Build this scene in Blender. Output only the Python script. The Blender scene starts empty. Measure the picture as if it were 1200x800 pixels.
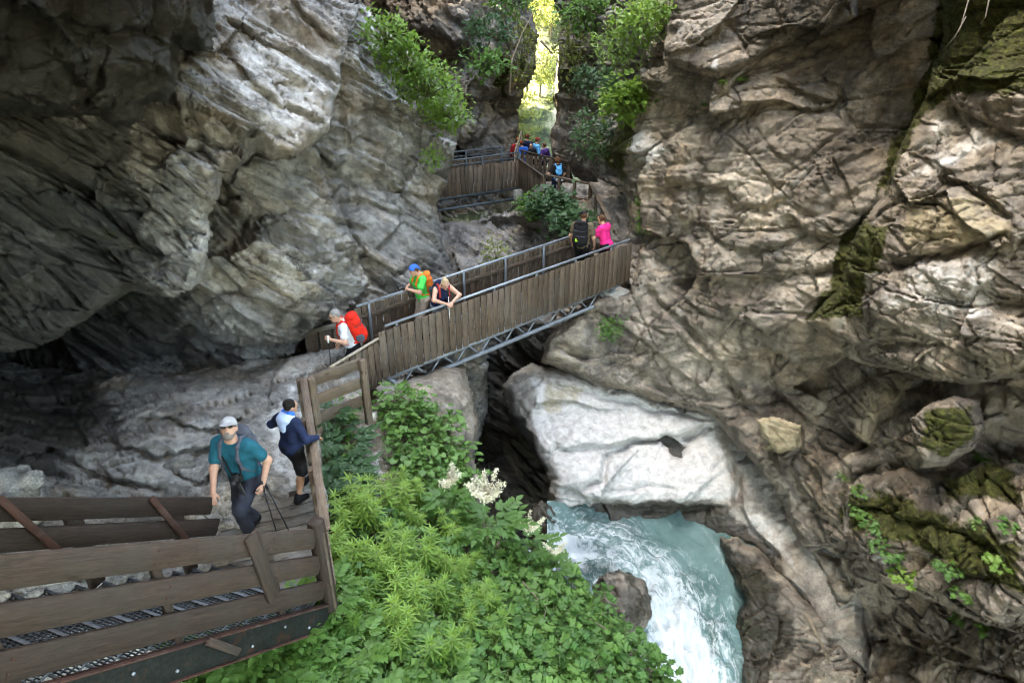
import bpy, bmesh, math, random
import numpy as np
from mathutils import Vector, Matrix

R = math.radians
scene = bpy.context.scene
COL = scene.collection

# ------------------------------------------------------------------ camera
PITCH = R(27.0)
CP, SP = math.cos(PITCH), math.sin(PITCH)
cam_data = bpy.data.cameras.new("camera")
cam_data.sensor_width = 36.0
cam_data.lens = 24.0
cam_data.clip_start = 0.05
cam_data.clip_end = 2000.0
cam = bpy.data.objects.new("camera", cam_data)
COL.objects.link(cam)
cam.location = (0, 0, 0)
cam.rotation_euler = (math.pi / 2 - PITCH, 0, 0)
scene.camera = cam

# ------------------------------------------------------------------ daylight
SUN_ELEV, SUN_AZ = R(56), R(-78)          # azimuth from +Y, negative = towards -X
world = bpy.data.worlds.new("World")
scene.world = world
world.use_nodes = True
wn, wl = world.node_tree.nodes, world.node_tree.links
wn.clear()
wo = wn.new("ShaderNodeOutputWorld")
wb = wn.new("ShaderNodeBackground")
sky = wn.new("ShaderNodeTexSky")
sky.sky_type = 'NISHITA'
sky.sun_disc = False
sky.sun_elevation = SUN_ELEV
sky.sun_rotation = SUN_AZ
sky.air_density = 1.0
sky.dust_density = 2.5
wb.inputs[1].default_value = 0.15
wl.new(sky.outputs[0], wb.inputs[0])
wl.new(wb.outputs[0], wo.inputs[0])

sun_data = bpy.data.lights.new("sun", 'SUN')
sun_data.energy = 4.0
sun_data.angle = R(0.53)
sun_data.color = (1.0, 0.95, 0.86)
sun = bpy.data.objects.new("sun", sun_data)
COL.objects.link(sun)
sun.location = (0, 0, 40)
_sd = Vector((math.sin(SUN_AZ) * math.cos(SUN_ELEV), math.cos(SUN_AZ) * math.cos(SUN_ELEV), math.sin(SUN_ELEV)))
sun.rotation_euler = (-_sd).to_track_quat('-Z', 'Y').to_euler()

vs = scene.view_settings
vs.view_transform = 'Standard'
vs.look = 'None'
vs.gamma = 1.0
vs.use_curve_mapping = False
vs.exposure = 4.65
vs.use_white_balance = True
vs.white_balance_temperature = 8300
vs.white_balance_tint = 4
scene.cycles.use_denoising = True
scene.cycles.denoising_prefilter = 'FAST'
scene.cycles.filter_width = 1.0
scene.cycles.max_bounces = 6
scene.cycles.diffuse_bounces = 3
scene.cycles.glossy_bounces = 2
scene.cycles.transmission_bounces = 3
scene.cycles.transparent_max_bounces = 6
scene.cycles.sample_clamp_indirect = 6.0
scene.cycles.caustics_reflective = False
scene.cycles.caustics_refractive = False

# ------------------------------------------------------------------ basics
def W(px, py, d):
    """a spot in the gorge: where it shows in the photo and how many metres away (depth)"""
    a = (px - 600.0) / 800.0
    b = (py - 400.0) / 800.0
    return np.stack([a * d, d * (CP - b * SP), -d * (SP + b * CP)], -1) if isinstance(d, np.ndarray) else \
        np.array([a * d, d * (CP - b * SP), -d * (SP + b * CP)])

def depth_for_z(py, z):
    b = (py - 400.0) / 800.0
    return -z / (SP + b * CP)

def to_px(p):
    p = np.asarray(p, float)
    d = p[..., 1] * CP - p[..., 2] * SP
    b = (-p[..., 2] * CP - p[..., 1] * SP) / d
    return np.stack([600 + 800 * p[..., 0] / d, 400 + 800 * b, d], -1)

def tag(o, label=None, cat=None, group=None, kind=None):
    if label: o["label"] = label
    if cat: o["category"] = cat
    if group: o["group"] = group
    if kind: o["kind"] = kind
    return o

def empty(name, loc=(0, 0, 0), rz=0.0):
    o = bpy.data.objects.new(name, None)
    o.empty_display_size = 0.2
    o.location = loc
    o.rotation_euler = (0, 0, rz)
    COL.objects.link(o)
    return o

def link_mesh(name, me, mat=None, parent=None):
    o = bpy.data.objects.new(name, me)
    if mat is not None and not me.materials:
        me.materials.append(mat)
    COL.objects.link(o)
    if parent is not None:
        o.parent = parent
        o.matrix_parent_inverse = Matrix.Identity(4)
    return o

def np_mesh(name, verts, quads=None, tris=None, attrs=None, smooth=True):
    me = bpy.data.meshes.new(name)
    verts = np.ascontiguousarray(verts, np.float32)
    nq = 0 if quads is None else len(quads)
    nt = 0 if tris is None else len(tris)
    me.vertices.add(len(verts))
    me.vertices.foreach_set("co", verts.ravel())
    loops = []
    starts = []
    if nq:
        loops.append(np.asarray(quads, np.int32).ravel())
        starts.append(np.arange(nq, dtype=np.int32) * 4)
    if nt:
        loops.append(np.asarray(tris, np.int32).ravel())
        starts.append(nq * 4 + np.arange(nt, dtype=np.int32) * 3)
    loops = np.concatenate(loops)
    starts = np.concatenate(starts)
    me.loops.add(len(loops))
    me.loops.foreach_set("vertex_index", loops)
    me.polygons.add(nq + nt)
    me.polygons.foreach_set("loop_start", starts)
    if smooth:
        me.polygons.foreach_set("use_smooth", np.ones(nq + nt, bool))
    if attrs:
        for k, v in attrs.items():
            a = me.attributes.new(k, 'FLOAT', 'POINT')
            a.data.foreach_set("value", np.ascontiguousarray(v, np.float32))
    me.update(calc_edges=True)
    me.validate()
    return me

# ------------------------------------------------------------------ noise in numpy
def _hash(ix, iy, iz, seed):
    h = (ix.astype(np.uint32) * np.uint32(0x8da6b343)) ^ (iy.astype(np.uint32) * np.uint32(0xd8163841)) ^ \
        (iz.astype(np.uint32) * np.uint32(0xcb1ab31f)) ^ np.uint32((seed * 0x9e3779b1) & 0xffffffff)
    h ^= h >> np.uint32(15); h *= np.uint32(0x2c1b3c6d)
    h ^= h >> np.uint32(12); h *= np.uint32(0x297a2d39)
    h ^= h >> np.uint32(15)
    return h

def _h01(h):
    return (h & np.uint32(0xffffff)).astype(np.float32) / np.float32(0xffffff)

def vnoise(p, seed=0):
    p = np.asarray(p, np.float32)
    i = np.floor(p).astype(np.int64)
    f = p - i
    f = f * f * f * (f * (f * 6 - 15) + 10)
    out = 0
    for dx in (0, 1):
        wx = f[:, 0] if dx else 1 - f[:, 0]
        for dy in (0, 1):
            wy = f[:, 1] if dy else 1 - f[:, 1]
            for dz in (0, 1):
                wz = f[:, 2] if dz else 1 - f[:, 2]
                out = out + wx * wy * wz * _h01(_hash(i[:, 0] + dx, i[:, 1] + dy, i[:, 2] + dz, seed))
    return out * 2 - 1

def fbm(p, octaves=4, seed=0, gain=0.5, lac=2.03):
    s, a = 0, 1.0
    p = np.asarray(p, np.float32)
    for k in range(octaves):
        s = s + a * vnoise(p, seed + 17 * k)
        p = p * lac + 13.7
        a *= gain
    return s

def facet(p, seed=0, tilt=1.1, k=140.0):
    """broken rock: every voronoi cell is a tilted plane, with narrow chamfers between them;
    returns height and distance to the cell's edge"""
    outs, edges = [], []
    for c0 in range(0, len(p), 60000):
        q = np.asarray(p[c0:c0 + 60000], np.float32)
        i = np.floor(q).astype(np.int64)
        best = np.full(len(q), 9e9, np.float32)
        second = np.full(len(q), 9e9, np.float32)
        val = np.zeros(len(q), np.float32)
        wsum = np.full(len(q), 1e-12, np.float32)
        for dx in (-1, 0, 1):
            for dy in (-1, 0, 1):
                for dz in (-1, 0, 1):
                    cx, cy, cz = i[:, 0] + dx, i[:, 1] + dy, i[:, 2] + dz
                    h = _hash(cx, cy, cz, seed)
                    jx = _h01(h); jy = _h01(h * np.uint32(747796405) + np.uint32(1)); jz = _h01(h * np.uint32(2891336453) + np.uint32(7))
                    rx = q[:, 0] - cx - jx; ry = q[:, 1] - cy - jy; rz = q[:, 2] - cz - jz
                    d2 = rx * rx + ry * ry + rz * rz
                    o = _h01(h * np.uint32(277803737) + np.uint32(3)) - 0.5
                    t1 = _h01(h * np.uint32(1664525) + np.uint32(5)) - 0.5
                    t2 = _h01(h * np.uint32(22695477) + np.uint32(9)) - 0.5
                    t3 = _h01(h * np.uint32(1103515245) + np.uint32(11)) - 0.5
                    w = np.exp(-k * d2)
                    val += w * (o + tilt * 2 * (t1 * rx + t2 * ry + t3 * rz))
                    wsum += w
                    near = d2 < best
                    second = np.where(near, best, np.minimum(second, d2))
                    best = np.where(near, d2, best)
        outs.append(val / wsum)
        edges.append(np.sqrt(second) - np.sqrt(best))
    return np.concatenate(outs), np.concatenate(edges)

def sstep(a, b, x):
    t = np.clip((x - a) / (b - a), 0, 1)
    return t * t * (3 - 2 * t)

# ------------------------------------------------------------------ 2-D outlines
def seg_dist(P, poly, closed):
    """distance to a polyline, signed side of the nearest segment, arc position 0..1"""
    pts = np.asarray(poly, float)
    if closed:
        pts = np.vstack([pts, pts[:1]])
    seg = np.diff(pts, axis=0)
    L = np.hypot(seg[:, 0], seg[:, 1])
    acc = np.concatenate([[0], np.cumsum(L)])
    best = np.full(len(P), 9e9); side = np.zeros(len(P)); arc = np.zeros(len(P))
    for k in range(len(seg)):
        r = P - pts[k]
        t = np.clip((r @ seg[k]) / (L[k] ** 2 + 1e-9), 0, 1)
        q = r - t[:, None] * seg[k]
        d = np.hypot(q[:, 0], q[:, 1])
        m = d < best
        best = np.where(m, d, best)
        side = np.where(m, np.sign(seg[k, 0] * r[:, 1] - seg[k, 1] * r[:, 0]), side)
        arc = np.where(m, (acc[k] + t * L[k]) / acc[-1], arc)
    return best, side, arc

def in_poly(P, poly):
    pts = np.asarray(poly, float)
    ins = np.zeros(len(P), bool)
    n = len(pts)
    for k in range(n):
        x1, y1 = pts[k]; x2, y2 = pts[(k + 1) % n]
        if y1 == y2: continue
        c = ((y1 > P[:, 1]) != (y2 > P[:, 1])) & (P[:, 0] < (x2 - x1) * (P[:, 1] - y1) / (y2 - y1) + x1)
        ins ^= c
    return ins

def poly_sd(P, poly):
    d, _, _ = seg_dist(P, poly, True)
    return np.where(in_poly(P, poly), d, -d)

def tps(cps, reg=0.02):
    c = np.asarray(cps, float)
    X = c[:, :2] / 200.0
    def ker(A, B):
        r2 = ((A[:, None, :] - B[None, :, :]) ** 2).sum(-1)
        return 0.5 * r2 * np.log(r2 + 1e-9)
    n = len(X)
    Pm = np.hstack([np.ones((n, 1)), X])
    M = np.zeros((n + 3, n + 3))
    M[:n, :n] = ker(X, X) + reg * np.eye(n)
    M[:n, n:] = Pm; M[n:, :n] = Pm.T
    w = np.linalg.solve(M, np.concatenate([np.log(c[:, 2]), np.zeros(3)]))
    def f(P):
        out = []
        for k in range(0, len(P), 50000):
            Q = P[k:k + 50000] / 200.0
            out.append(ker(Q, X) @ w[:n] + w[n] + Q @ w[n + 1:])
        return np.exp(np.concatenate(out))
    return f
# ------------------------------------------------------------------ materials
class NT:
    """small helper for node trees"""
    def __init__(self, name):
        self.m = bpy.data.materials.new(name)
        self.m.use_nodes = True
        self.t = self.m.node_tree
        self.t.nodes.clear()
        self.out = self.t.nodes.new("ShaderNodeOutputMaterial")
        self.b = self.t.nodes.new("ShaderNodeBsdfPrincipled")
        self.t.links.new(self.b.outputs[0], self.out.inputs[0])
    def n(self, kind, **kw):
        x = self.t.nodes.new(kind)
        for k, v in kw.items(): setattr(x, k, v)
        return x
    def put(self, sock, v):
        if isinstance(v, bpy.types.NodeSocket): self.t.links.new(v, sock)
        elif isinstance(v, (tuple, list)) and len(v) == 3 and sock.type == 'RGBA': sock.default_value = (*v, 1)
        else: sock.default_value = v
    def coord(self, which='Object'):
        return self.n("ShaderNodeTexCoord").outputs[which]
    def attr(self, name):
        return self.n("ShaderNodeAttribute", attribute_name=name).outputs['Fac']
    def mapping(self, v, scale=(1, 1, 1), rot=(0, 0, 0), loc=(0, 0, 0)):
        m = self.n("ShaderNodeMapping")
        self.put(m.inputs[0], v)
        m.inputs['Scale'].default_value = scale; m.inputs['Rotation'].default_value = rot; m.inputs['Location'].default_value = loc
        return m.outputs[0]
    def noise(self, v, scale, detail=6, rough=0.6, dist=0.0, out='Fac'):
        x = self.n("ShaderNodeTexNoise")
        self.put(x.inputs['Vector'], v)
        x.inputs['Scale'].default_value = scale; x.inputs['Detail'].default_value = detail
        x.inputs['Roughness'].default_value = rough; x.inputs['Distortion'].default_value = dist
        return x.outputs[out]
    def voro(self, v, scale, feature='F1', rand=1.0, out='Distance'):
        x = self.n("ShaderNodeTexVoronoi", feature=feature)
        self.put(x.inputs['Vector'], v); x.inputs['Scale'].default_value = scale
        x.inputs['Randomness'].default_value = rand
        return x.outputs[out]
    def ramp(self, f, stops, interp='LINEAR'):
        r = self.n("ShaderNodeValToRGB"); r.color_ramp.interpolation = interp
        e = r.color_ramp.elements
        while len(e) < len(stops): e.new(0.5)
        for el, (p, c) in zip(e, stops):
            el.position = p
            el.color = (*c, 1) if isinstance(c, (tuple, list)) else (c, c, c, 1)
        self.put(r.inputs[0], f)
        return r.outputs[0]
    def mix(self, f, a, b, blend='MIX'):
        x = self.n("ShaderNodeMix", data_type='RGBA', blend_type=blend)
        self.put(x.inputs[0], f); self.put(x.inputs[6], a); self.put(x.inputs[7], b)
        return x.outputs[2]
    def math(self, op, a, b=0.0, clamp=False):
        x = self.n("ShaderNodeMath", operation=op, use_clamp=clamp)
        self.put(x.inputs[0], a); self.put(x.inputs[1], b)
        return x.outputs[0]
    def bump(self, h, strength=0.5, dist=0.05, prev=None):
        x = self.n("ShaderNodeBump")
        x.inputs['Strength'].default_value = strength; x.inputs['Distance'].default_value = dist
        self.put(x.inputs['Height'], h)
        if prev is not None: self.put(x.inputs['Normal'], prev)
        return x.outputs[0]
    def set(self, **kw):
        for k, v in kw.items():
            self.put(self.b.inputs[k.replace('_', ' ')], v)
        return self.m

def rock_material(name, dark, mid, light, bed_rot=(0, 0, 0), rough=0.85, stain=0.5, lichen=0.35, smooth=False):
    m = NT(name)
    co = m.coord()
    n1 = m.noise(co, 0.45, 6, 0.62, 0.4)
    base = m.ramp(n1, [(0.30, dark), (0.5, mid), (0.72, light)])
    warm = m.noise(m.mapping(co, loc=(7, 3, 1)), 0.8, 4, 0.6)
    base = m.mix(m.ramp(warm, [(0.48, 0.0), (0.72, 0.55)]), base, (0.27, 0.20, 0.125))
    # bedding bands
    bed = m.mapping(co, rot=bed_rot, scale=(0.35, 0.35, 2.6))
    nb = m.noise(bed, 1.8, 5, 0.65, 0.3)
    base = m.mix(1.0, base, m.ramp(nb, [(0.28, 0.62), (0.5, 1.0), (0.72, 1.28)]), 'MULTIPLY')
    n2 = m.noise(co, 6.0, 7, 0.74)
    base = m.mix(1.0, base, m.ramp(n2, [(0.28, 0.40), (0.5, 1.0), (0.74, 1.65)]), 'MULTIPLY')
    base = m.mix(1.0, base, m.ramp(m.math('ADD', m.math('MULTIPLY', m.attr('tone'), 0.5), 0.5), [(0.1, 0.62), (0.5, 1.0), (0.9, 1.35)]), 'MULTIPLY')
    n4 = m.noise(co, 55.0, 3, 0.7)
    base = m.mix(1.0, base, m.ramp(n4, [(0.3, 0.55), (0.5, 1.0), (0.7, 1.5)]), 'MULTIPLY')
    # water stains running down
    st = m.noise(m.mapping(co, scale=(1.0, 1.0, 0.13)), 1.5, 3, 0.6, 0.2)
    base = m.mix(m.ramp(st, [(0.50, 0.0), (0.66, stain)]), base, (0.055, 0.048, 0.042))
    st2 = m.noise(m.mapping(co, scale=(1.3, 1.3, 0.12), loc=(31, 5, 9)), 1.7, 3, 0.6, 0.2)
    base = m.mix(m.ramp(st2, [(0.57, 0.0), (0.72, 0.45)]), base, (0.42, 0.39, 0.35))
    # lichen and mineral specks
    lm = m.noise(m.mapping(co, loc=(3, 11, 5)), 0.9, 3, 0.6)
    ls = m.noise(co, 14.0, 5, 0.8)
    lf = m.math('MULTIPLY', m.ramp(lm, [(0.5, 0.0), (0.64, 1.0)]), m.ramp(ls, [(0.53, 0.0), (0.60, 1.0)]))
    base = m.mix(m.math('MULTIPLY', lf, lichen), base, (0.55, 0.53, 0.48))
    # pale weathered faces, tan faces, wet faces, moss
    ns = m.noise(co, 2.2, 5, 0.7)
    nsf = ls
    brk = m.math('ADD', m.math('MULTIPLY', ns, 0.7), m.math('MULTIPLY', nsf, 0.3))
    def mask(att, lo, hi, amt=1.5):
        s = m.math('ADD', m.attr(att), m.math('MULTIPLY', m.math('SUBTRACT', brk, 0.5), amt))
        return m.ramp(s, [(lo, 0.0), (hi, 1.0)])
    pcol = m.ramp(n2, [(0.25, (0.24, 0.225, 0.20)), (0.42, (0.43, 0.415, 0.385)), (0.58, (0.56, 0.545, 0.515)), (0.8, (0.66, 0.645, 0.615))])
    base = m.mix(m.math('MULTIPLY', mask('pale', 0.42, 0.62), 0.92), base, pcol)
    tcol = m.ramp(n2, [(0.3, (0.17, 0.13, 0.07)), (0.55, (0.36, 0.30, 0.19)), (0.8, (0.46, 0.40, 0.28))])
    base = m.mix(m.math('MULTIPLY', mask('tan', 0.42, 0.66), 0.75), base, tcol)
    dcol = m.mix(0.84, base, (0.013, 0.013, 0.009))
    dk = mask('dark', 0.4, 0.68)  # dark wet rock; in cave, overhang and slot it also carries painted shade
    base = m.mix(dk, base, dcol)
    mn = m.noise(co, 16.0, 4, 0.75)
    mcol = m.ramp(mn, [(0.28, (0.015, 0.011, 0.005)), (0.48, (0.036, 0.036, 0.008)), (0.62, (0.072, 0.080, 0.014)), (0.8, (0.14, 0.15, 0.03))])
    mm = mask('moss', 0.38, 0.56, 2.0)
    base = m.mix(mm, base, mcol)
    wet = mask('wet', 0.4, 0.6)
    base = m.mix(m.math('MULTIPLY', wet, 0.86), base, (0.024, 0.020, 0.012))
    # surface relief
    b1 = m.noise(m.mapping(co, rot=bed_rot, scale=(0.8, 0.8, 3.2)), 3.0, 8, 0.68, 0.1)
    b2 = m.noise(co, 22.0, 4, 0.7)
    vc = m.voro(m.mapping(m.mix(0.12, co, m.noise(co, 2.0, 2, 0.5, out='Color')), rot=bed_rot, scale=(0.7, 1.0, 1.7)), 2.3, 'DISTANCE_TO_EDGE')
    crack = m.ramp(vc, [(0.0, 0.0), (0.03, 1.0)])
    nrm = m.bump(b1, 0.35 if smooth else 0.6, 0.08)
    if not smooth:
        nrm = m.bump(m.math('MAXIMUM', crack, mm), 0.35, 0.03, nrm)
    nrm = m.bump(b2, 0.7, 0.018, nrm)
    nrm = m.bump(m.math('MULTIPLY', mn, mm), 0.7, 0.03, nrm)
    rgh = m.mix(wet, (rough,) * 3, (0.22,) * 3)
    m.b.inputs['Specular IOR Level'].default_value = 0.3
    return m.set(Base_Color=base, Roughness=rgh, Normal=nrm)

def simple_material(name, col, rough=0.6, metal=0.0, var=0.25, scale=20.0, bump=0.0, spec=0.4):
    m = NT(name)
    co = m.coord()
    n = m.noise(co, scale, 5, 0.6)
    c = m.mix(1.0, col, m.ramp(n, [(0.25, 1 - var), (0.75, 1 + var)]), 'MULTIPLY')
    m.b.inputs['Specular IOR Level'].default_value = spec
    kw = dict(Base_Color=c, Roughness=rough, Metallic=metal)
    if bump: kw['Normal'] = m.bump(n, bump, 0.01)
    return m.set(**kw)

M = {}
M['rock_left'] = rock_material('rock_left', (0.085, 0.080, 0.070), (0.19, 0.182, 0.165), (0.34, 0.335, 0.315), bed_rot=(R(8), R(-34), 0), stain=0.45)
M['rock_right'] = rock_material('rock_right', (0.085, 0.070, 0.056), (0.200, 0.170, 0.136), (0.36, 0.315, 0.252), bed_rot=(0, R(22), 0), stain=0.75)
M['rock_far'] = rock_material('rock_far', (0.085, 0.075, 0.066), (0.16, 0.145, 0.13), (0.25, 0.23, 0.21), bed_rot=(R(-15), R(-40), 0), stain=0.5)
M['rock_polished'] = rock_material('rock_polished', (0.10, 0.088, 0.075), (0.22, 0.20, 0.175), (0.38, 0.36, 0.33), bed_rot=(0, R(22), 0), stain=0.4)
# ------------------------------------------------------------------ rock faces
def axis(lo, hi, flo, fhi, step, coarse=14.0):
    a = np.arange(max(lo, flo), min(hi, fhi) + 0.01, step)
    left, right = [], []
    x = a[0]; s = step
    while x > lo:
        s = min(s * 1.25, coarse); x -= s; left.append(x)
    x = a[-1]; s = step
    while x < hi:
        s = min(s * 1.25, coarse); x += s; right.append(x)
    return np.concatenate([np.array(left[::-1]), a, np.array(right)])

def euler_m(rx, ry, rz):
    return np.array((Matrix.Rotation(rz, 3, 'Z') @ Matrix.Rotation(ry, 3, 'Y') @ Matrix.Rotation(rx, 3, 'X')))

def grid_normals(P, nx, ny):
    G = P.reshape(ny, nx, 3)
    du = np.gradient(G, axis=1); dv = np.gradient(G, axis=0)
    n = np.cross(dv, du)
    n /= np.linalg.norm(n, axis=-1, keepdims=True) + 1e-9
    return n.reshape(-1, 3)

ROCKS = []
def break_flat(P, d, cell, ang, aspect, keep, seed, tilt=1.0):
    """broken faces: patches of the surface become true planes (a plane is linear in 1/depth)"""
    c, s = math.cos(ang), math.sin(ang)
    wob = np.c_[fbm(np.c_[P / 60.0, np.full(len(P), seed)], 2, seed), fbm(np.c_[P / 60.0, np.full(len(P), seed + 9)], 2, seed + 3)] * cell * 0.10
    Q = P + wob
    q = np.c_[(Q[:, 0] * c + Q[:, 1] * s) / (cell * aspect), (-Q[:, 0] * s + Q[:, 1] * c) / cell]
    i = np.floor(q).astype(np.int64)
    best = np.full(len(P), 9e9); lab = np.zeros(len(P), np.int64)
    z = np.zeros(len(P), np.int64)
    for dx in (-1, 0, 1):
        for dy in (-1, 0, 1):
            cx, cy = i[:, 0] + dx, i[:, 1] + dy
            h = _hash(cx, cy, z, seed)
            r = np.hypot(q[:, 0] - cx - _h01(h), q[:, 1] - cy - _h01(h * np.uint32(747796405) + np.uint32(1)))
            m = r < best
            best = np.where(m, r, best); lab = np.where(m, (cx + 4000) * 10000 + cy + 4000, lab)
    _, lab = np.unique(lab, return_inverse=True); lab = lab.ravel()
    n = lab.max() + 1
    w = np.where(keep, 1.0, 1e-3)
    sw = np.bincount(lab, w, n)
    mx, my = np.bincount(lab, w * P[:, 0], n) / sw, np.bincount(lab, w * P[:, 1], n) / sw
    iv = 1.0 / d
    mi = np.bincount(lab, w * iv, n) / sw
    X, Y, I = P[:, 0] - mx[lab], P[:, 1] - my[lab], iv - mi[lab]
    xx, yy, xy = (np.bincount(lab, w * a, n) for a in (X * X, Y * Y, X * Y))
    xi, yi = np.bincount(lab, w * X * I, n), np.bincount(lab, w * Y * I, n)
    reg = 30.0 * sw
    xx = xx + reg; yy = yy + reg
    det = xx * yy - xy * xy
    a, b = (xi * yy - yi * xy) / det, (yi * xx - xi * xy) / det
    rs = np.random.RandomState(seed)
    a += mi * rs.uniform(-1, 1, n) * 0.00050 * tilt; b += mi * rs.uniform(-1, 1, n) * 0.00065 * tilt
    flat = mi[lab] * (1 + rs.uniform(-1, 1, n)[lab] * 0.007 * tilt) + a[lab] * X + b[lab] * Y
    return 1.0 / np.clip(flat, iv * 0.85, iv * 1.18)
def strata(q, thk, lu, lv, seed):
    """bedded, jointed rock: straight layers cut into blocks, each standing out by its own amount"""
    w = q[:, 2] / thk
    w = w + 0.35 * np.sin(w * 1.7 + seed) + 0.25 * np.sin(w * 0.61 + 2 * seed)
    i = np.floor(w).astype(np.int64); fw = w - i
    z = np.zeros_like(i)
    r1 = _h01(_hash(i, z, z, seed)); r2 = _h01(_hash(i, z + 1, z, seed)); r3 = _h01(_hash(i, z + 2, z, seed))
    u = q[:, 0] / (lu * (0.6 + 0.9 * r3)) + r1 * 7 + fw * (r2 - .5) * 0.5
    v = q[:, 1] / (lv * (0.6 + 0.9 * r1)) + r2 * 7 + u * (r3 - .5) * 0.5
    j = np.floor(u).astype(np.int64); k = np.floor(v).astype(np.int64)
    h = _hash(i, j, k, seed + 1)
    o = _h01(h) - 0.5
    t1 = _h01(h * np.uint32(747796405) + np.uint32(1)) - 0.5
    t2 = _h01(h * np.uint32(2891336453) + np.uint32(7)) - 0.5
    lay = _h01(_hash(i, z + 5, z, seed)) - 0.5
    t3 = _h01(h * np.uint32(1103515245) + np.uint32(11)) - 0.5
    return 0.6 * o + 0.7 * lay + 0.7 * t1 * (u - j - .5) + 0.7 * t2 * (v - k - .5) + 0.35 * (fw - .5), t3 * 2, np.where(_h01(h * np.uint32(3266489917) + np.uint32(13)) > 0.45, np.minimum(np.minimum(fw, 1 - fw) * thk, np.minimum(np.minimum(u - j, 1 - u + j) * lu, np.minimum(v - k, 1 - v + k) * lv)), 9.0)

def rock(name, box, cps, mat, poly=None, step=2.0, ledges=(), cracks=(), bed=(0, 0, 0), amp=1.0, scl=1.0,
         aniso=(0.55, 0.75, 1.5), rim=0.0, rimpx=14.0, back=3.0, masks=None, seed=1, edge=7.0, fine=1.0, smoothness=0.0,
         facets=(0.22, 0.12, 0.06, 0.03), kind='structure', parent=None, bumps=(), big=0.4, lay=((0.55, 2.6, 1.5, 0.26), (0.17, 0.9, 0.6, 0.10), (0.06, 0.45, 0.3, 0.035)), flat=True, ledge_k=1.0, groove=1.0, planes=((85, 0.9), (38, 0.35)), tiltk=1.0, dirpx=(0.5, 2.0)):
    x0, x1, y0, y1 = box
    ax = axis(x0, x1, -16, 1216, step); ay = axis(y0, y1, -16, 816, step)
    nx, ny = len(ax), len(ay)
    X, Y = np.meshgrid(ax, ay)
    P = np.stack([X.ravel(), Y.ravel()], 1)
    d = tps(cps)(P)
    base_n = grid_normals(W(P[:, 0], P[:, 1], d), nx, ny)
    if planes:
        d = d * (1 - planes[0][1]) + planes[0][1] * break_flat(P, d, planes[0][0], dirpx[0], dirpx[1], np.ones(len(P), bool), seed + 7, tiltk)
    # wobble of the drawn features
    q = np.c_[P / 38.0, np.full(len(P), seed * 3.1)]
    wob = np.c_[fbm(q, 3, seed, 0.6), fbm(q + 50, 3, seed + 5, 0.6)] * edge
    Q = P + wob
    for (pl, A, wd, *rest) in ledges:
        lip = (rest[0] if rest else 0.25) * 0.45; A = A * ledge_k
        pl = np.asarray(pl, float)
        mg = wd * 4
        m = (Q[:, 0] > pl[:, 0].min() - mg) & (Q[:, 0] < pl[:, 0].max() + mg) & (Q[:, 1] > pl[:, 1].min() - mg) & (Q[:, 1] < pl[:, 1].max() + mg)
        if not m.any(): continue
        ds, sd, arc = seg_dist(Q[m], pl, False)
        tp = sstep(0, 0.12, arc) * sstep(0, 0.12, 1 - arc)
        s = ds * sd
        eff = np.where(s > 0, A * sstep(0, 3 + 5 * A, s) * np.exp(-np.maximum(s - 3 - 5 * A, 0) / wd), -lip * A * np.exp(np.minimum(s, 0) / (wd * 0.8)) * sstep(0, 6, -s))
        d[m] += eff * tp
    for (pl, A, wd) in cracks:
        pl = np.asarray(pl, float)
        mg = wd * 4 + 4
        m = (Q[:, 0] > pl[:, 0].min() - mg) & (Q[:, 0] < pl[:, 0].max() + mg) & (Q[:, 1] > pl[:, 1].min() - mg) & (Q[:, 1] < pl[:, 1].max() + mg)
        ds, sd, arc = seg_dist(Q[m], pl, False)
        tp = np.minimum(sstep(0, 0.1, arc), sstep(0, 0.1, 1 - arc)) * 0.85 + 0.15
        d[m] += A * np.exp(-(ds / wd) ** 2) * tp
    for (bx, by, rx, ry, A) in bumps:
        r2 = ((Q[:, 0] - bx) / rx) ** 2 + ((Q[:, 1] - by) / ry) ** 2
        d -= A * np.sqrt(np.clip(1 - r2, 0, 1))
    keep = np.ones(len(P), bool)
    if poly is not None:
        sd = poly_sd(P + wob * 0.7, poly)
        keep = sd > 0
    for k, (cell, wt) in enumerate(planes[1:]):
        d = d * (1 - wt) + wt * break_flat(P, d, cell, dirpx[0], dirpx[1], keep, seed + 8 + k, 0.4 * tiltk)
    if poly is not None:
        if rim > 0:
            t = np.clip(1 - sd / rimpx, 0, 1)
            d += rim * (1 - np.sqrt(np.clip(1 - t * t, 0, 1)))
    V = W(P[:, 0], P[:, 1], d)
    D2 = d.reshape(ny, nx)
    gsl = np.hypot(np.gradient(D2, ay, axis=0), np.gradient(D2, ax, axis=1)).ravel()
    damp = 1.0 / (1.0 + (gsl / 0.14) ** 2)
    # broken rock relief
    Rm = euler_m(*bed)
    pb = (V @ Rm) * np.array(aniso) / scl
    warp = np.c_[fbm(V * 0.6, 2, seed + 31), fbm(V * 0.6 + 9, 2, seed + 37), fbm(V * 0.6 + 21, 2, seed + 41)] * 0.06
    tone = np.zeros(len(V))
    disp = np.zeros(len(V))
    for k, (f, A) in enumerate(zip((0.30, 0.75, 1.7, 4.0, 9.0), (big,) + tuple(facets))):
        h, e = facet(pb * f + warp, seed + 100 * k)
        if smoothness > 0:
            h = h * (1 - smoothness)
        disp += A * h
        if k in (1, 2, 3) and smoothness < 0.5:
            disp -= (0, 0.10, 0.07, 0.03)[k] * (1 - sstep(0.0, (0, 0.05, 0.07, 0.09)[k], e)) * (fbm(V * 0.9 + k * 7, 2, seed + 3) > -0.25)
    qb = V @ Rm
    qb = qb + 0.025 * np.c_[fbm(V * 0.5, 2, seed + 81), fbm(V * 0.5 + 5, 2, seed + 82), 1.3 * fbm(V * 0.45 + 11, 2, seed + 83)]
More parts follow.
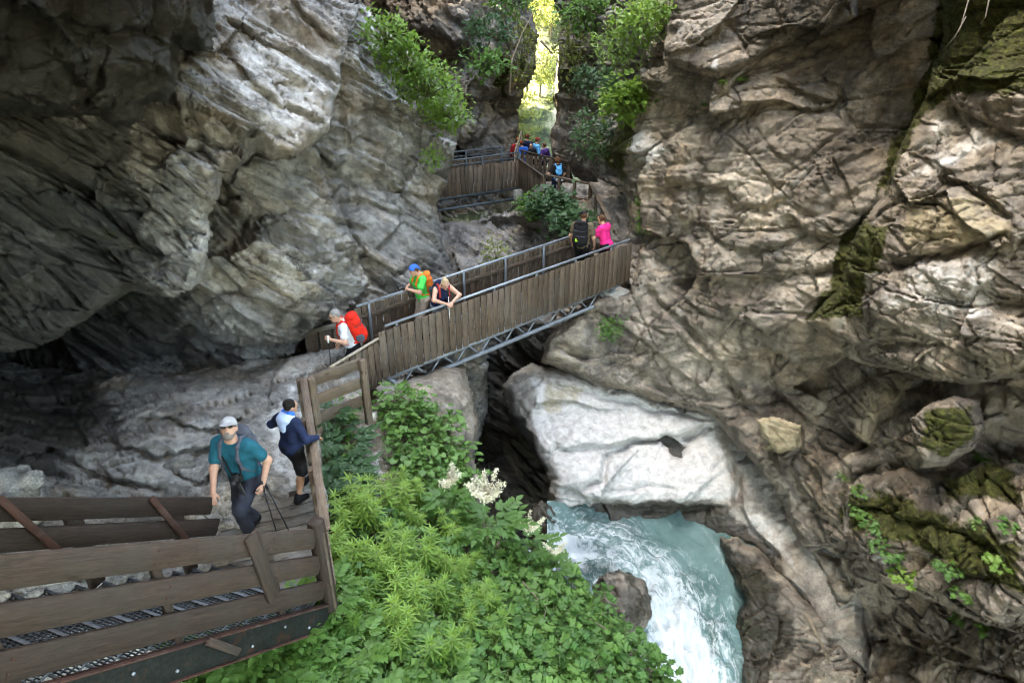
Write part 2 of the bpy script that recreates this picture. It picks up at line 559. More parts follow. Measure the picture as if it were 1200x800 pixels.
    for k, (thk, lu, lv, A) in enumerate(lay):
        hs, tn, eg = strata(qb / scl, thk, lu, lv, seed + 40 + k)
        disp += A * hs; tone += tn * (0.55, 0.35, 0.25)[k]
        if k < 2: disp -= (0.10, 0.045)[k] * groove * (1 - sstep(0.0, (0.035, 0.02)[k], eg))
    disp += 0.025 * fbm(V * 1.3, 3, seed + 60) + 0.03 * fine * fbm((V @ Rm) * np.array([3.5, 3.5, 9.0]), 3, seed + 70)
    n = base_n
    ray = -V / np.linalg.norm(V, axis=1, keepdims=True)
    # soften the normals so that the relief does not fold over
    n = n * 0.5 + ray * 0.5
    n /= np.linalg.norm(n, axis=1, keepdims=True) + 1e-9
    V = V + n * (disp * damp * amp * scl)[:, None]
    idx = np.arange(nx * ny).reshape(ny, nx)
    quads = np.stack([idx[:-1, :-1], idx[1:, :-1], idx[1:, 1:], idx[:-1, 1:]], -1).reshape(-1, 4)
    quads = quads[keep[quads].all(1)]
    # go back into the hill along every open edge
    e = np.concatenate([quads[:, [0, 1]], quads[:, [1, 2]], quads[:, [2, 3]], quads[:, [3, 0]]])
    key = np.sort(e, 1)
    _, inv, cnt = np.unique(key[:, 0].astype(np.int64) * len(V) + key[:, 1], return_inverse=True, return_counts=True)
    be = e[cnt[inv.ravel()] == 1]
    bv = np.unique(be)
    cen = V[keep].mean(0)
    bdir = -ray[bv] + 0.12 * (cen - V[bv]) / (np.linalg.norm(cen - V[bv], axis=1, keepdims=True) + 1e-6)
    NV = V[bv] + bdir * back
    remap = np.full(len(V), -1); remap[bv] = np.arange(len(bv)) + len(V)
    bq = np.stack([be[:, 1], be[:, 0], remap[be[:, 0]], remap[be[:, 1]]], -1)
    allV = np.vstack([V, NV]); quads = np.vstack([quads, bq])
    attrs = {'tone': np.concatenate([tone, tone[bv]])}
    for k in ('moss', 'pale', 'tan', 'dark', 'wet'):
        a = np.zeros(len(P))
        for item in (masks or {}).get(k, ()):
            pl, soft = item[0], item[1]
            w = item[2] if len(item) > 2 else 1.0
            a = np.maximum(a, w * sstep(-soft, soft, poly_sd(P + wob * 1.5, pl)))
        attrs[k] = np.concatenate([a, a[bv]])
    used = np.unique(quads); rm = np.full(len(allV), -1); rm[used] = np.arange(len(used))
    me = np_mesh(name, allV[used], quads=rm[quads], attrs={k: v[used] for k, v in attrs.items()}, smooth=not flat)
    o = link_mesh(name, me, mat, parent)
    if kind: o['kind'] = kind
    Vk = V.copy(); Vk[~keep] = np.nan
    ROCKS.append((ax, ay, Vk.reshape(ny, nx, 3)))
    return o, (lambda pts: None), (ax, ay, V.reshape(ny, nx, 3))

def wall_sheet(name, line, mat, step=0.5, seed=3, amp=1.0, zs=None):
    """a rock wall above or behind the view: plan lines at several heights, [(z, [(x, y), ...]), ...]"""
    zs = [z for z, _ in line]
    n = int(max(np.hypot(*(np.diff(np.array(l, float), axis=0)).T).sum() for _, l in line) / step)
    rows = []
    for z, l in line:
        l = np.array(l, float)
        s = np.concatenate([[0], np.cumsum(np.hypot(*np.diff(l, axis=0).T))])
        t = np.linspace(0, s[-1], n)
        rows.append(np.c_[np.interp(t, s, l[:, 0]), np.interp(t, s, l[:, 1])])
    rows = np.array(rows)
    zz = np.arange(zs[0], zs[-1], step)
    G = np.zeros((len(zz), n, 3))
    for i, z in enumerate(zz):
        k = min(max(np.searchsorted(zs, z, side='right') - 1, 0), len(zs) - 2)
        f = (z - zs[k]) / (zs[k + 1] - zs[k])
        G[i, :, :2] = rows[k] * (1 - f) + rows[k + 1] * f
        G[i, :, 2] = z
    V = G.reshape(-1, 3)
    nr = grid_normals(V, n, len(zz))
    h, _ = facet(V * 0.4 + fbm(V * 0.3, 3, seed)[:, None] * 0.3, seed)
    h2, _ = facet(V * 1.1, seed + 5)
    V = V + nr * (0.9 * h + 0.35 * h2 + 0.5 * fbm(V * 0.3, 4, seed))[:, None] * amp
    idx = np.arange(n * len(zz)).reshape(len(zz), n)
    quads = np.stack([idx[:-1, :-1], idx[1:, :-1], idx[1:, 1:], idx[:-1, 1:]], -1).reshape(-1, 4)
    me = np_mesh(name, V, quads=quads, attrs={k: np.zeros(len(V)) for k in ('moss', 'pale', 'tan', 'dark', 'wet')}, smooth=False)
    o = link_mesh(name, me, mat)
    o['kind'] = 'structure'
    return o
# ------------------------------------------------------------------ the gorge: cliffs, ledges, hillside
LB = (R(-8), R(34), 0)       # bedding of the left wall dips to the right
RB = (R(0), R(-22), 0)

LEFT, _, LEFTG = rock('cliff', (-520, 575, -170, 720), [
    (400, 20, 15.3), (440, 60, 17), (500, 110, 18.5), (540, 145, 19.5), (520, 200, 18.3), (450, 200, 16.5), (430, 280, 15.5),
    (500, 280, 17), (480, 330, 15.8), (400, 340, 14), (540, 400, 17), (380, 400, 13.8), (388, 125, 15.2), (330, 60, 15.2),
    (330, 175, 14.3), (250, 225, 13.6), (200, 200, 14.0), (180, 280, 13.4), (225, 320, 12.4), (100, 250, 12.5),
    (50, 300, 13.5), (335, 235, 13.6), (395, 180, 15.0), (300, 310, 12.1), (350, 350, 12.3), (270, 345, 11.3), (300, 385, 11.9), (60, 400, 13.6),
    (150, 400, 13.0), (250, 430, 13.0), (0, 450, 13), (330, 430, 13.2), (-300, 0, 7.6), (-300, 400, 12), (0, 100, 11), (0, 200, 13),
    (-300, 650, 10), (300, -150, 16), (400, -150, 18.5), (520, -100, 20), (0, -150, 9), (0, 620, 10), (300, 620, 12), (540, 620, 16)],
    M['rock_left'], poly=[(-600, -260), (432, -260), (424, 0), (447, 25), (502, 75), (546, 140), (533, 175), (525, 215), (513, 238), (520, 290), (537, 330), (572, 400), (572, 480), (500, 800), (-600, 800)],
    step=2.0, bed=LB, rim=1.0, back=4.0, seed=2, edge=3, aniso=(0.35, 0.6, 2.4), amp=0.85, facets=(0.25, 0.15, 0.07, 0.03), lay=((0.42, 3.2, 1.6, 0.34), (0.15, 1.3, 0.6, 0.15), (0.05, 0.6, 0.3, 0.05)),
    ledges=[
        ([(215, 366), (250, 398), (300, 402), (345, 396), (368, 390)], 0.9, 26, 0.3),
        ([(250, 305), (300, 348), (345, 362), (372, 384)], 0.55, 22, 0.3),
        ([(405, 150), (440, 165), (480, 185), (500, 205), (540, 180)], 0.4, 16, 0.35),
        ([(405, 195), (440, 200), (470, 222), (520, 235)], 0.4, 16, 0.35),
        ([(395, 230), (430, 232), (470, 250), (510, 262)], 0.4, 16, 0.35),
        ([(400, 130), (440, 120), (480, 145), (520, 150)], 0.35, 16, 0.35),
        ([(400, 250), (428, 300), (460, 318), (500, 300)], 0.4, 18, 0.3),
        ([(410, 300), (440, 325), (470, 335)], 0.4, 18, 0.3),
        ([(200, 390), (240, 410), (300, 420), (350, 415)], 0.35, 16, 0.3),
        ([(150, 410), (200, 430), (260, 440), (330, 440)], 0.3, 14, 0.3)],
    cracks=[([(330, 235), (380, 262), (430, 275)], 0.25, 3), ([(395, 100), (400, 170), (412, 240), (400, 262)], 0.6, 8), ([(285, 300), (330, 300), (372, 330)], 0.1, 3),
            ([(460, 130), (452, 200), (470, 262)], 0.2, 3), ([(500, 140), (492, 200)], 0.2, 3)],
    bumps=[(290, 372, 60, 34, 0.5), (345, 300, 70, 50, 0.5)],
    masks={'dark': [([(-600, 100), (150, 130), (150, 210), (215, 330), (230, 430), (-600, 500)], 60, 1.0), ([(425, 0), (545, 130), (520, 260), (470, 330), (430, 170)], 30, 0.35)],  # first polygon: dark cave rock with the cave's shade painted in
           'pale': [([(262, 20), (400, 70), (385, 145), (330, 180), (262, 150)], 30, 0.45), ([(280, 250), (400, 310), (372, 375), (300, 335), (255, 300)], 25, 0.42)],
           'moss': [([(60, 240), (230, 300), (230, 420), (60, 430)], 60, 0.26)]})

rock('rock_buttress', (-520, 455, -230, 470), [
    (380, 40, 14.0), (388, 125, 12.3), (330, 60, 12.6), (330, 175, 10.9), (280, 40, 11.8), (260, 130, 10.5), (250, 225, 9.7), (200, 200, 10.0), (180, 280, 9.5), (215, 315, 9.2), (100, 250, 10.0),
    (50, 320, 9.8), (300, -150, 16), (420, -150, 18.5), (300, 150, 11.0), (0, 100, 10), (0, 250, 9.6), (-300, 250, 7.6), (-300, 0, 8), (415, 20, 15.0), (120, 340, 9.6), (0, 400, 9.6), (-300, 420, 7.6)],
    M['rock_left'], poly=[(-600, -300), (434, -300), (424, 0), (406, 50), (400, 95), (391, 130), (386, 155), (362, 173), (345, 188), (318, 187), (301, 181), (284, 196), (263, 212), (259, 236), (247, 255), (249, 277), (241, 312),
                          (227, 343), (205, 350), (180, 347), (150, 340), (100, 372), (40, 410), (-600, 450)],
    step=2.0, bed=LB, rim=0.75, rimpx=20, back=3.2, seed=62, edge=3, aniso=(0.35, 0.6, 2.4), amp=0.85, facets=(0.30, 0.16, 0.07, 0.03), lay=((0.55, 3.2, 1.6, 0.36), (0.16, 1.3, 0.7, 0.17), (0.05, 0.6, 0.3, 0.05)),
    ledges=[([(258, 20), (300, 45), (345, 52), (402, 96)], 0.4, 14), ([(340, 0), (380, 40), (402, 60)], 0.35, 12), ([(255, 60), (290, 90), (330, 120), (388, 150)], 0.25, 12), ([(220, 130), (245, 165), (262, 172), (300, 160)], 0.4, 16),
            ([(165, 175), (195, 180), (240, 170), (262, 200)], 0.35, 16), ([(120, 205), (160, 225), (225, 262), (250, 272)], 0.45, 18), ([(60, 260), (120, 275), (180, 300), (240, 305)], 0.4, 18)],
    masks={'dark': [([(-600, 100), (150, 130), (170, 230), (200, 340), (230, 430), (-600, 500)], 60, 1.0)], 'pale': [([(262, 20), (400, 40), (388, 145), (330, 180), (262, 150)], 30, 0.5)],  # cave roof: dark rock, deepened by painted shade
           'moss': [([(60, 240), (230, 260), (230, 350), (60, 350)], 50, 0.24)]})

rock('overhang', (-460, 275, -230, 160), [
    (250, 30, 7.6), (150, 60, 6.7), (0, 60, 5.9), (180, 110, 7.1), (100, 120, 7.2), (-300, 0, 4.6), (200, -150, 6.6), (230, 0, 7.2), (-200, 130, 6.0), (-200, -200, 4.6)],
    M['rock_left'], poly=[(-600, -400), (250, -400), (252, 0), (257, 30), (254, 58), (236, 62), (214, 57), (213, 85), (206, 110), (196, 123), (172, 126), (166, 147), (140, 152), (100, 140), (50, 133), (-600, 145)],
    step=2.4, bed=(R(10), R(-20), 0), rim=1.3, rimpx=36, back=5, seed=9, aniso=(0.6, 0.8, 0.8), amp=0.8, scl=1.0, facets=(0.5, 0.16, 0.05, 0.02), lay=((1.2, 2.0, 2.0, 0.2), (0.4, 1.1, 0.9, 0.06)),
    ledges=[([(0, 20), (60, 12), (140, 22), (200, 40)], 0.3, 20), ([(214, 58), (200, 45), (160, 30)], 0.25, 20), ([(120, 60), (128, 100), (100, 125)], 0.3, 25)],
    cracks=[([(140, 20), (190, 45), (214, 57)], 0.12, 3), ([(60, 20), (120, 45), (120, 105)], 0.1, 3)],
    masks={'tan': [([(120, 60), (185, 70), (180, 115), (130, 110)], 20, 0.4)], 'dark': [([(-600, -400), (110, -400), (110, 160), (-600, 160)], 70, 0.7), ([(-600, -400), (300, -400), (300, 160), (-600, 160)], 10, 0.8)]})  # dark polygons paint overhang shade into the block's colour

RIGHT, _, RIGHTG = rock('cliff', (625, 1640, -170, 880), [
    (760, 0, 18), (800, 40, 15.5), (780, 70, 16), (740, 120, 18.5), (715, 170, 19.3), (745, 250, 18.3), (760, 320, 17), (700, 380, 17), (650, 410, 16.5),
    (720, 430, 16.2), (830, 470, 15.1), (850, 300, 14.5), (850, 200, 14.8), (850, 100, 15.2), (950, 50, 13.7), (950, 150, 13.3), (950, 280, 12.8), (900, 400, 13.4),
    (1000, 60, 12.9), (1050, 30, 12.3), (1000, 200, 12.6), (1000, 350, 12.4), (960, 470, 13.4), (1030, 440, 12.9), (1030, 490, 12.0), (1100, 100, 12.0), (1100, 250, 11.5), (1100, 350, 11.2),
    (1060, 420, 11.9), (1200, 100, 10.4), (1200, 250, 10), (1200, 400, 9.8), (1100, 510, 10.2), (900, 520, 13.8), (920, 600, 13.6), (960, 650, 13), (1000, 550, 11.6),
    (1000, 640, 12.2), (1100, 620, 11.2), (1200, 600, 9.8), (1100, 710, 11.0), (1050, 750, 11.3), (1000, 700, 12.2), (970, 760, 12.4), (1100, 790, 9.9), (1200, 790, 8.4),
    (1500, 300, 7.6), (1500, -150, 8), (1000, -150, 13.9), (800, -150, 17.5), (1500, 850, 6), (1000, 870, 11.3), (1200, 870, 8.2)],
    M['rock_right'], poly=[(765, -300), (766, 0), (782, 45), (776, 76), (748, 78), (735, 110), (722, 140), (711, 172), (735, 232), (746, 300), (735, 345), (690, 352), (640, 396), (632, 424), (700, 452), (834, 487),
                           (862, 522), (905, 570), (932, 630), (962, 680), (975, 720), (960, 770), (950, 1000), (1700, 1000), (1700, -300)],
    step=1.8, bed=RB, dirpx=(-0.35, 2.0), rim=0.9, back=3.5, seed=4, ledge_k=0.8, edge=3, aniso=(0.5, 0.6, 1.15), amp=0.95, facets=(0.24, 0.09, 0.045, 0.022), big=0.35, lay=((0.9, 3.0, 2.0, 0.17), (0.26, 1.2, 0.9, 0.075), (0.07, 0.5, 0.4, 0.028)),
    ledges=[
        ([(820, 125), (870, 86), (925, 62), (1000, 42), (1070, 20)], 0.45, 26, 0.3),
        ([(903, 88), (925, 95), (947, 110), (965, 112), (992, 124)], 0.4, 16, 0.3),
        ([(962, 86), (985, 100), (996, 120)], 0.35, 14, 0.3),
        ([(740, 225), (800, 212), (855, 216), (862, 240), (900, 239), (940, 222)], 0.55, 20, 0.4),
        ([(780, 330), (840, 322), (900, 320), (960, 313), (990, 300)], 0.6, 30, 0.35),
        ([(925, 245), (945, 268), (985, 275), (1025, 240)], 0.5, 22, 0.4),
        ([(790, 250), (830, 262), (850, 285), (890, 290), (930, 280)], 0.35, 18, 0.4),
        ([(800, 396), (850, 441), (884, 482)], 0.4, 24, 0.3),
        ([(896, 428), (915, 460), (935, 479), (974, 505)], 0.55, 24, 0.3),
        ([(985, 560), (1040, 540), (1090, 560), (1180, 600)], 0.35, 22, 0.3),
        ([(690, 362), (760, 400), (815, 445), (840, 470)], 0.4, 24, 0.3),
        ([(1000, 735), (1060, 750), (1120, 775), (1210, 800)], 0.4, 18, 0.3),
        ([(985, 700), (1040, 715), (1090, 745), (1160, 775)], 0.35, 16, 0.3)],
    cracks=[([(640, 405), (740, 432), (800, 470)], 0.25, 4), ([(752, 332), (820, 402), (870, 472), (900, 492)], 0.35, 4), ([(905, 520), (930, 570), (960, 640)], 0.5, 7),
            ([(1105, 435), (1060, 465), (1030, 500), (1005, 545)], 0.4, 6), ([(938, 500), (936, 530), (955, 560)], 0.3, 4), ([(850, 24), (872, 50), (868, 70)], 0.15, 3),
            ([(830, 140), (815, 200), (820, 260)], 0.15, 4), ([(905, 530), (940, 528)], 0.25, 4), ([(960, 640), (990, 655), (1000, 690)], 0.4, 6), ([(1020, 690), (1035, 740), (1030, 800)], 0.25, 4)],
    masks={'moss': [([(1100, -40), (1260, -40), (1260, 95), (1185, 112), (1120, 108), (1095, 125), (1062, 165), (1040, 215), (1028, 228), (1045, 170), (1072, 128), (1085, 80)], 14, 1.0),
                    ([(985, 275), (1010, 258), (1042, 265), (1035, 300), (1015, 340), (1010, 375), (985, 372), (945, 376), (968, 340)], 12, 0.95),
                    ([(1085, 480), (1140, 470), (1148, 515), (1110, 538), (1080, 520)], 14, 0.62),
                    ([(1100, 560), (1175, 540), (1190, 580), (1110, 592)], 14, 0.85),
                    ([(985, 575), (1060, 580), (1100, 600), (1160, 620), (1205, 640), (1205, 700), (1130, 668), (1060, 640), (990, 628)], 16, 0.75),
                    ([(700, 130), (745, 150), (735, 215), (715, 205)], 12, 0.8)],
           'pale': [([(1060, 300), (1180, 290), (1175, 390), (1080, 385), (1020, 370)], 26, 0.62), ([(1090, 125), (1200, 160), (1120, 200), (1050, 215)], 22, 0.5),
                    ([(720, 160), (760, 150), (790, 175), (760, 200)], 12, 0.7), ([(985, 615), (1060, 630), (1050, 680), (1000, 650)], 16, 0.35), ([(940, 690), (985, 690), (990, 740), (960, 750)], 12, 0.45)],
           'tan': [([(1040, 225), (1180, 215), (1200, 290), (1060, 300)], 26, 0.5), ([(870, 110), (930, 110), (920, 180), (880, 170)], 24, 0.3), ([(860, 200), (945, 205), (930, 240), (860, 240)], 20, 0.35), ([(886, 488), (940, 490), (940, 528), (895, 528)], 8, 0.6),
                   ([(1040, 440), (1060, 470), (1000, 560), (975, 540)], 12, 0.5)],
           'dark': [([(790, -40), (1000, -40), (960, 60), (850, 80)], 30, 0.55), ([(830, 150), (890, 120), (870, 190), (830, 200)], 24, 0.4), ([(960, 400), (1060, 440), (1000, 500), (940, 470)], 30, 0.3),  # last polygon here paints shade into the recess
                    ([(930, 245), (1030, 240), (1000, 280), (940, 275)], 12, 0.5), ([(1140, 660), (1260, 690), (1260, 820), (1120, 780)], 40, 0.4)]})

MOSS_R = [([(1100, -40), (1260, -40), (1260, 95), (1185, 112), (1120, 108), (1095, 125), (1062, 165), (1040, 215), (1028, 228), (1045, 170), (1072, 128), (1085, 80)], 14, 1.0),
                    ([(985, 275), (1010, 258), (1042, 265), (1035, 300), (1015, 340), (1010, 375), (985, 372), (945, 376), (968, 340)], 12, 0.95),
                    ([(1085, 480), (1140, 470), (1148, 515), (1110, 538), (1080, 520)], 14, 0.62),
                    ([(1100, 560), (1175, 540), (1190, 580), (1110, 592)], 14, 0.85),
                    ([(985, 575), (1060, 580), (1100, 600), (1160, 620), (1205, 640), (1205, 700), (1130, 668), (1060, 640), (990, 628)], 16, 0.75),
                    ([(700, 130), (745, 150), (735, 215), (715, 205)], 12, 0.8)]
rock('rock_buttress', (925, 1640, -170, 480), [
    (1100, 100, 10.5), (1100, 250, 9.8), (1100, 350, 9.4), (1060, 400, 9.8), (1000, 330, 11.0), (960, 380, 11.8), (1040, 240, 10.9), (1200, 100, 9.0), (1200, 250, 8.6), (1200, 400, 8.4), (1500, 300, 6.6),
    (1120, 20, 10.5), (1500, -150, 7), (1120, -150, 10.8), (1100, 430, 9.5), (1500, 450, 6.4)],
    M['rock_right'], poly=[(1108, -300), (1102, 0), (1094, 60), (1085, 112), (1060, 152), (1032, 228), (1001, 272), (986, 332), (944, 377), (958, 388), (975, 404), (992, 423), (1030, 432), (1066, 438), (1090, 446), (1130, 452), (1180, 445), (1700, 450), (1700, -300)],
    step=1.8, bed=RB, dirpx=(-0.35, 2.0), rim=0.7, rimpx=18, back=3.0, seed=66, edge=3, aniso=(0.5, 0.6, 1.15), amp=0.95, facets=(0.24, 0.09, 0.045, 0.022), big=0.3, lay=((0.9, 3.0, 2.0, 0.17), (0.26, 1.2, 0.9, 0.075), (0.07, 0.5, 0.4, 0.028)),
    ledges=[([(1096, 198), (1130, 213), (1160, 231), (1194, 254)], 0.45, 14), ([(1075, 222), (1102, 236), (1132, 262), (1155, 282)], 0.2, 12), ([(1112, 116), (1140, 134), (1165, 146), (1210, 160)], 0.45, 12),
            ([(1035, 302), (1095, 292), (1152, 278), (1182, 264)], 0.5, 14), ([(1020, 396), (1070, 399), (1104, 397)], 0.28, 12), ([(1150, 330), (1170, 350), (1210, 352)], 0.4, 14), ([(1050, 170), (1090, 185), (1100, 200)], 0.2, 10)],
    masks={'moss': MOSS_R,
           'pale': [([(1060, 300), (1180, 290), (1175, 390), (1080, 385), (1020, 370)], 26, 0.56), ([(1090, 125), (1200, 160), (1120, 200), (1050, 215)], 22, 0.55)],
           'tan': [([(1040, 225), (1180, 215), (1200, 290), (1060, 300)], 26, 0.62), ([(1000, 380), (1100, 390), (1100, 440), (1000, 430)], 14, 0.4)],
           'dark': [([(1160, 290), (1260, 280), (1260, 340), (1170, 340)], 16, 0.5)]})
rock('rock_buttress', (960, 1640, 525, 790), [
    (1000, 560, 11.2), (1000, 630, 10.6), (1100, 620, 9.2), (1200, 600, 8.3), (1100, 690, 9.2), (1040, 660, 10.0), (1500, 600, 6.2), (1500, 780, 6.0), (1200, 740, 8.2), (1050, 555, 10.6), (1150, 560, 9.2)],
    M['rock_right'], poly=[(985, 578), (1000, 562), (1055, 546), (1100, 552), (1150, 540), (1250, 545), (1700, 540), (1700, 790), (1260, 770), (1215, 750), (1150, 729), (1100, 706), (1060, 694), (1030, 686), (1000, 654), (984, 630)],
    step=1.8, bed=RB, dirpx=(-0.35, 2.0), rim=0.6, rimpx=18, back=2.5, seed=67, edge=4, amp=0.8, facets=(0.30, 0.12, 0.05, 0.025), big=0.3, lay=((0.7, 1.6, 1.2, 0.16), (0.24, 0.9, 0.7, 0.08), (0.07, 0.5, 0.4, 0.03)),
    ledges=[([(985, 590), (1040, 600), (1090, 612), (1180, 640)], 0.3, 18), ([(1060, 640), (1110, 660), (1180, 680)], 0.25, 14)],
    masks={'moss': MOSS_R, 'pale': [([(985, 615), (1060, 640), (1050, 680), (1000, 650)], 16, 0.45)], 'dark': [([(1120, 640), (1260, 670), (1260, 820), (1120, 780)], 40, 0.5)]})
rock('rock_buttress', (760, 1020, -170, 110), [
    (800, 40, 15.0), (790, 70, 15.4), (850, 60, 14.3), (900, 30, 13.3), (980, 20, 12.4), (800, -150, 17), (1000, -150, 13.2), (840, 85, 14.4)],
    M['rock_right'], poly=[(792, -300), (790, 0), (781, 40), (775, 70), (800, 81), (838, 95), (860, 87), (905, 62), (960, 46), (1005, 20), (1010, -300)],
    step=1.8, bed=RB, dirpx=(-0.35, 2.0), rim=0.55, rimpx=16, back=2.5, seed=68, edge=3, amp=0.7, facets=(0.24, 0.09, 0.045, 0.022), big=0.25, lay=((0.9, 3.0, 2.0, 0.12), (0.26, 1.2, 0.9, 0.06)),
    cracks=[([(850, 24), (872, 50), (868, 70)], 0.2, 3)], masks={'dark': [([(840, -60), (1010, -60), (980, 60), (870, 80)], 20, 0.6)], 'pale': [([(830, 30), (845, 30), (840, 85), (826, 85)], 8, 0.5)]})
_b, _, _ = rock('boulder', (1040, 1180, 440, 570), [(1070, 490, 9.5), (1110, 480, 9.15), (1150, 490, 9.0), (1110, 530, 9.0), (1080, 540, 9.4)],
    M['rock_right'], poly=[(1065, 490), (1090, 470), (1118, 461), (1148, 468), (1158, 500), (1142, 530), (1108, 547), (1079, 548), (1071, 520)], step=1.8, rim=0.35, rimpx=22, back=1.6, seed=70, amp=0.6, edge=3, big=0.1,
    lay=((0.4, 0.8, 0.8, 0.08),), masks={'moss': [([(1085, 478), (1142, 472), (1150, 515), (1110, 540), (1080, 520)], 12, 0.72)]}, kind=None)
tag(_b, 'large pale boulder with a mossy face lodged under the tan overhang', 'boulder')

_b, _, _ = rock('boulder', (870, 960, 470, 550), [(890, 495, 13.2), (930, 500, 12.9), (915, 525, 13.0)],
    M['rock_right'], poly=[(885, 490), (905, 486), (941, 497), (935, 526), (912, 531), (893, 511)], step=1.6, rim=0.2, rimpx=7, back=1.2, seed=72, amp=0.3, edge=2, big=0, groove=0,
    lay=(), planes=(), masks={'tan': [([(880, 480), (945, 490), (940, 535), (890, 530)], 8, 0.9)]}, kind=None)
tag(_b, 'angular tan block wedged in the long crack above the pale slab', 'boulder')
rock('rock_shelf', (560, 1030, 405, 800), [
    (600, 450, 16.4), (640, 440, 16.9), (700, 460, 16.5), (830, 490, 16.1), (650, 540, 15.0), (650, 590, 14.7), (720, 560, 15.0), (720, 520, 15.5), (800, 580, 14.6),
    (850, 600, 14.2), (860, 540, 15.0), (920, 640, 13.3), (960, 700, 12.7), (930, 580, 14.7), (600, 520, 16.6), (615, 600, 15.8), (980, 760, 12.0), (700, 628, 15.7), (800, 622, 15.6), (852, 632, 15.0), (655, 640, 15.3)],
    M['rock_polished'], poly=[(587, 452), (600, 438), (625, 422), (640, 428), (700, 432), (860, 460), (900, 500), (960, 560), (1010, 650), (1020, 790), (955, 760), (935, 700), (905, 680), (880, 650), (850, 640),
                              (800, 634), (740, 636), (690, 642), (650, 652), (646, 640), (641, 600), (642, 560), (618, 520), (598, 490)],
    step=1.8, bed=RB, dirpx=(-0.35, 2.0), rim=0.8, rimpx=16, back=3.0, seed=6, big=0.25, amp=0.45, facets=(0.22, 0.08, 0.03, 0.01), edge=4, lay=((1.1, 2.0, 2.0, 0.10), (0.4, 1.1, 0.9, 0.04)), flat=False, planes=((90, 0.6), (40, 0.2)), tiltk=0.4,
    ledges=[([(640, 528), (680, 520), (720, 516), (770, 514), (830, 505)], 0.3, 18, 0.3), ([(645, 562), (690, 580), (760, 592), (850, 590)], 0.3, 14, 0.3), ([(855, 535), (865, 570), (880, 610), (920, 660)], 0.3, 16, 0.3)],
    cracks=[([(682, 576), (708, 562), (716, 532), (740, 522), (775, 517)], 0.32, 3.5), ([(775, 519), (790, 526), (803, 534)], 0.45, 8), ([(800, 520), (818, 510), (832, 498)], 0.28, 3),
            ([(852, 535), (862, 560), (860, 592)], 0.3, 3.5), ([(640, 445), (700, 465), (830, 492)], 0.2, 3), ([(700, 575), (760, 568), (800, 572)], 0.10, 2.5), ([(655, 520), (640, 545)], 0.2, 3)],
    masks={'pale': [([(622, 440), (720, 462), (830, 490), (852, 535), (862, 585), (700, 588), (650, 600), (632, 530)], 14, 0.93), ([(868, 595), (890, 590), (945, 680), (915, 665)], 14, 0.62)],
           'tan': [([(630, 436), (690, 452), (680, 480), (640, 490)], 10, 0.62)],
           'wet': [([(768, 518), (790, 515), (804, 528), (800, 539), (785, 532)], 5, 1.0), ([(640, 594), (700, 590), (770, 583), (852, 588), (960, 720), (930, 740), (850, 640), (640, 660)], 10, 0.8)],
           'dark': [([(560, 470), (618, 490), (640, 560), (636, 660), (560, 660)], 12, 1.2), ([(590, 430), (640, 430), (630, 480), (600, 470)], 14, 0.4)],  # first polygon: dark wet slot side plus painted slot shade
           'moss': [([(870, 640), (900, 660), (950, 720), (940, 760), (880, 680)], 20, 0.4)]})

rock('rock_shoulder', (440, 600, 395, 640), [
    (520, 440, 13.6), (545, 500, 13.0), (500, 490, 12.4), (470, 460, 12.6), (530, 560, 12.6), (480, 600, 12.0)],
    M['rock_right'], poly=[(440, 470), (480, 440), (520, 425), (545, 428), (556, 460), (561, 500), (555, 535), (565, 580), (560, 640), (440, 640)],
    step=2.0, bed=RB, dirpx=(-0.35, 2.0), rim=1.2, rimpx=22, back=2.5, seed=12, big=0.2, amp=0.4, facets=(0.30, 0.12, 0.04, 0.02), edge=3, lay=((1.1, 2.0, 2.0, 0.10),), flat=False)

rock('rock_bed', (430, 800, 170, 700), [
    (520, 250, 21), (600, 230, 24), (640, 250, 21.8), (690, 250, 20.2), (560, 330, 20.5), (640, 330, 19.2), (600, 300, 20.5), (705, 290, 18.4), (640, 380, 18.6),
    (560, 420, 19.5), (600, 500, 19), (600, 640, 18), (730, 275, 17.9), (740, 330, 17.8), (460, 400, 18), (660, 215, 25.2), (600, 212, 25.5), (560, 270, 21.5), (720, 600, 18), (700, 210, 22.5)],
    M['rock_far'], poly=[(430, 268), (515, 262), (560, 258), (600, 244), (622, 226), (645, 212), (700, 212), (800, 200), (800, 700), (430, 700)],
    step=2.0, bed=LB, rim=0.6, back=3.0, seed=14, amp=1.1,
    ledges=[([(560, 262), (600, 250), (640, 262), (680, 275)], 0.7, 20), ([(515, 320), (560, 330), (590, 345), (620, 320)], 0.8, 24), ([(590, 300), (640, 310), (690, 300)], 0.6, 20)],
    bumps=[(610, 240, 40, 22, 0.6), (560, 345, 40, 50, 0.8), (640, 275, 40, 30, 0.6)],
    masks={'dark': [([(430, 370), (800, 370), (800, 700), (430, 700)], 30, 1.2)], 'pale': [([(595, 235), (635, 228), (625, 262), (598, 256)], 8, 0.4)], 'moss': [([(560, 270), (600, 290), (580, 310)], 14, 0.4)]})  # dark polygon paints the slot's deep shade into the bed colour

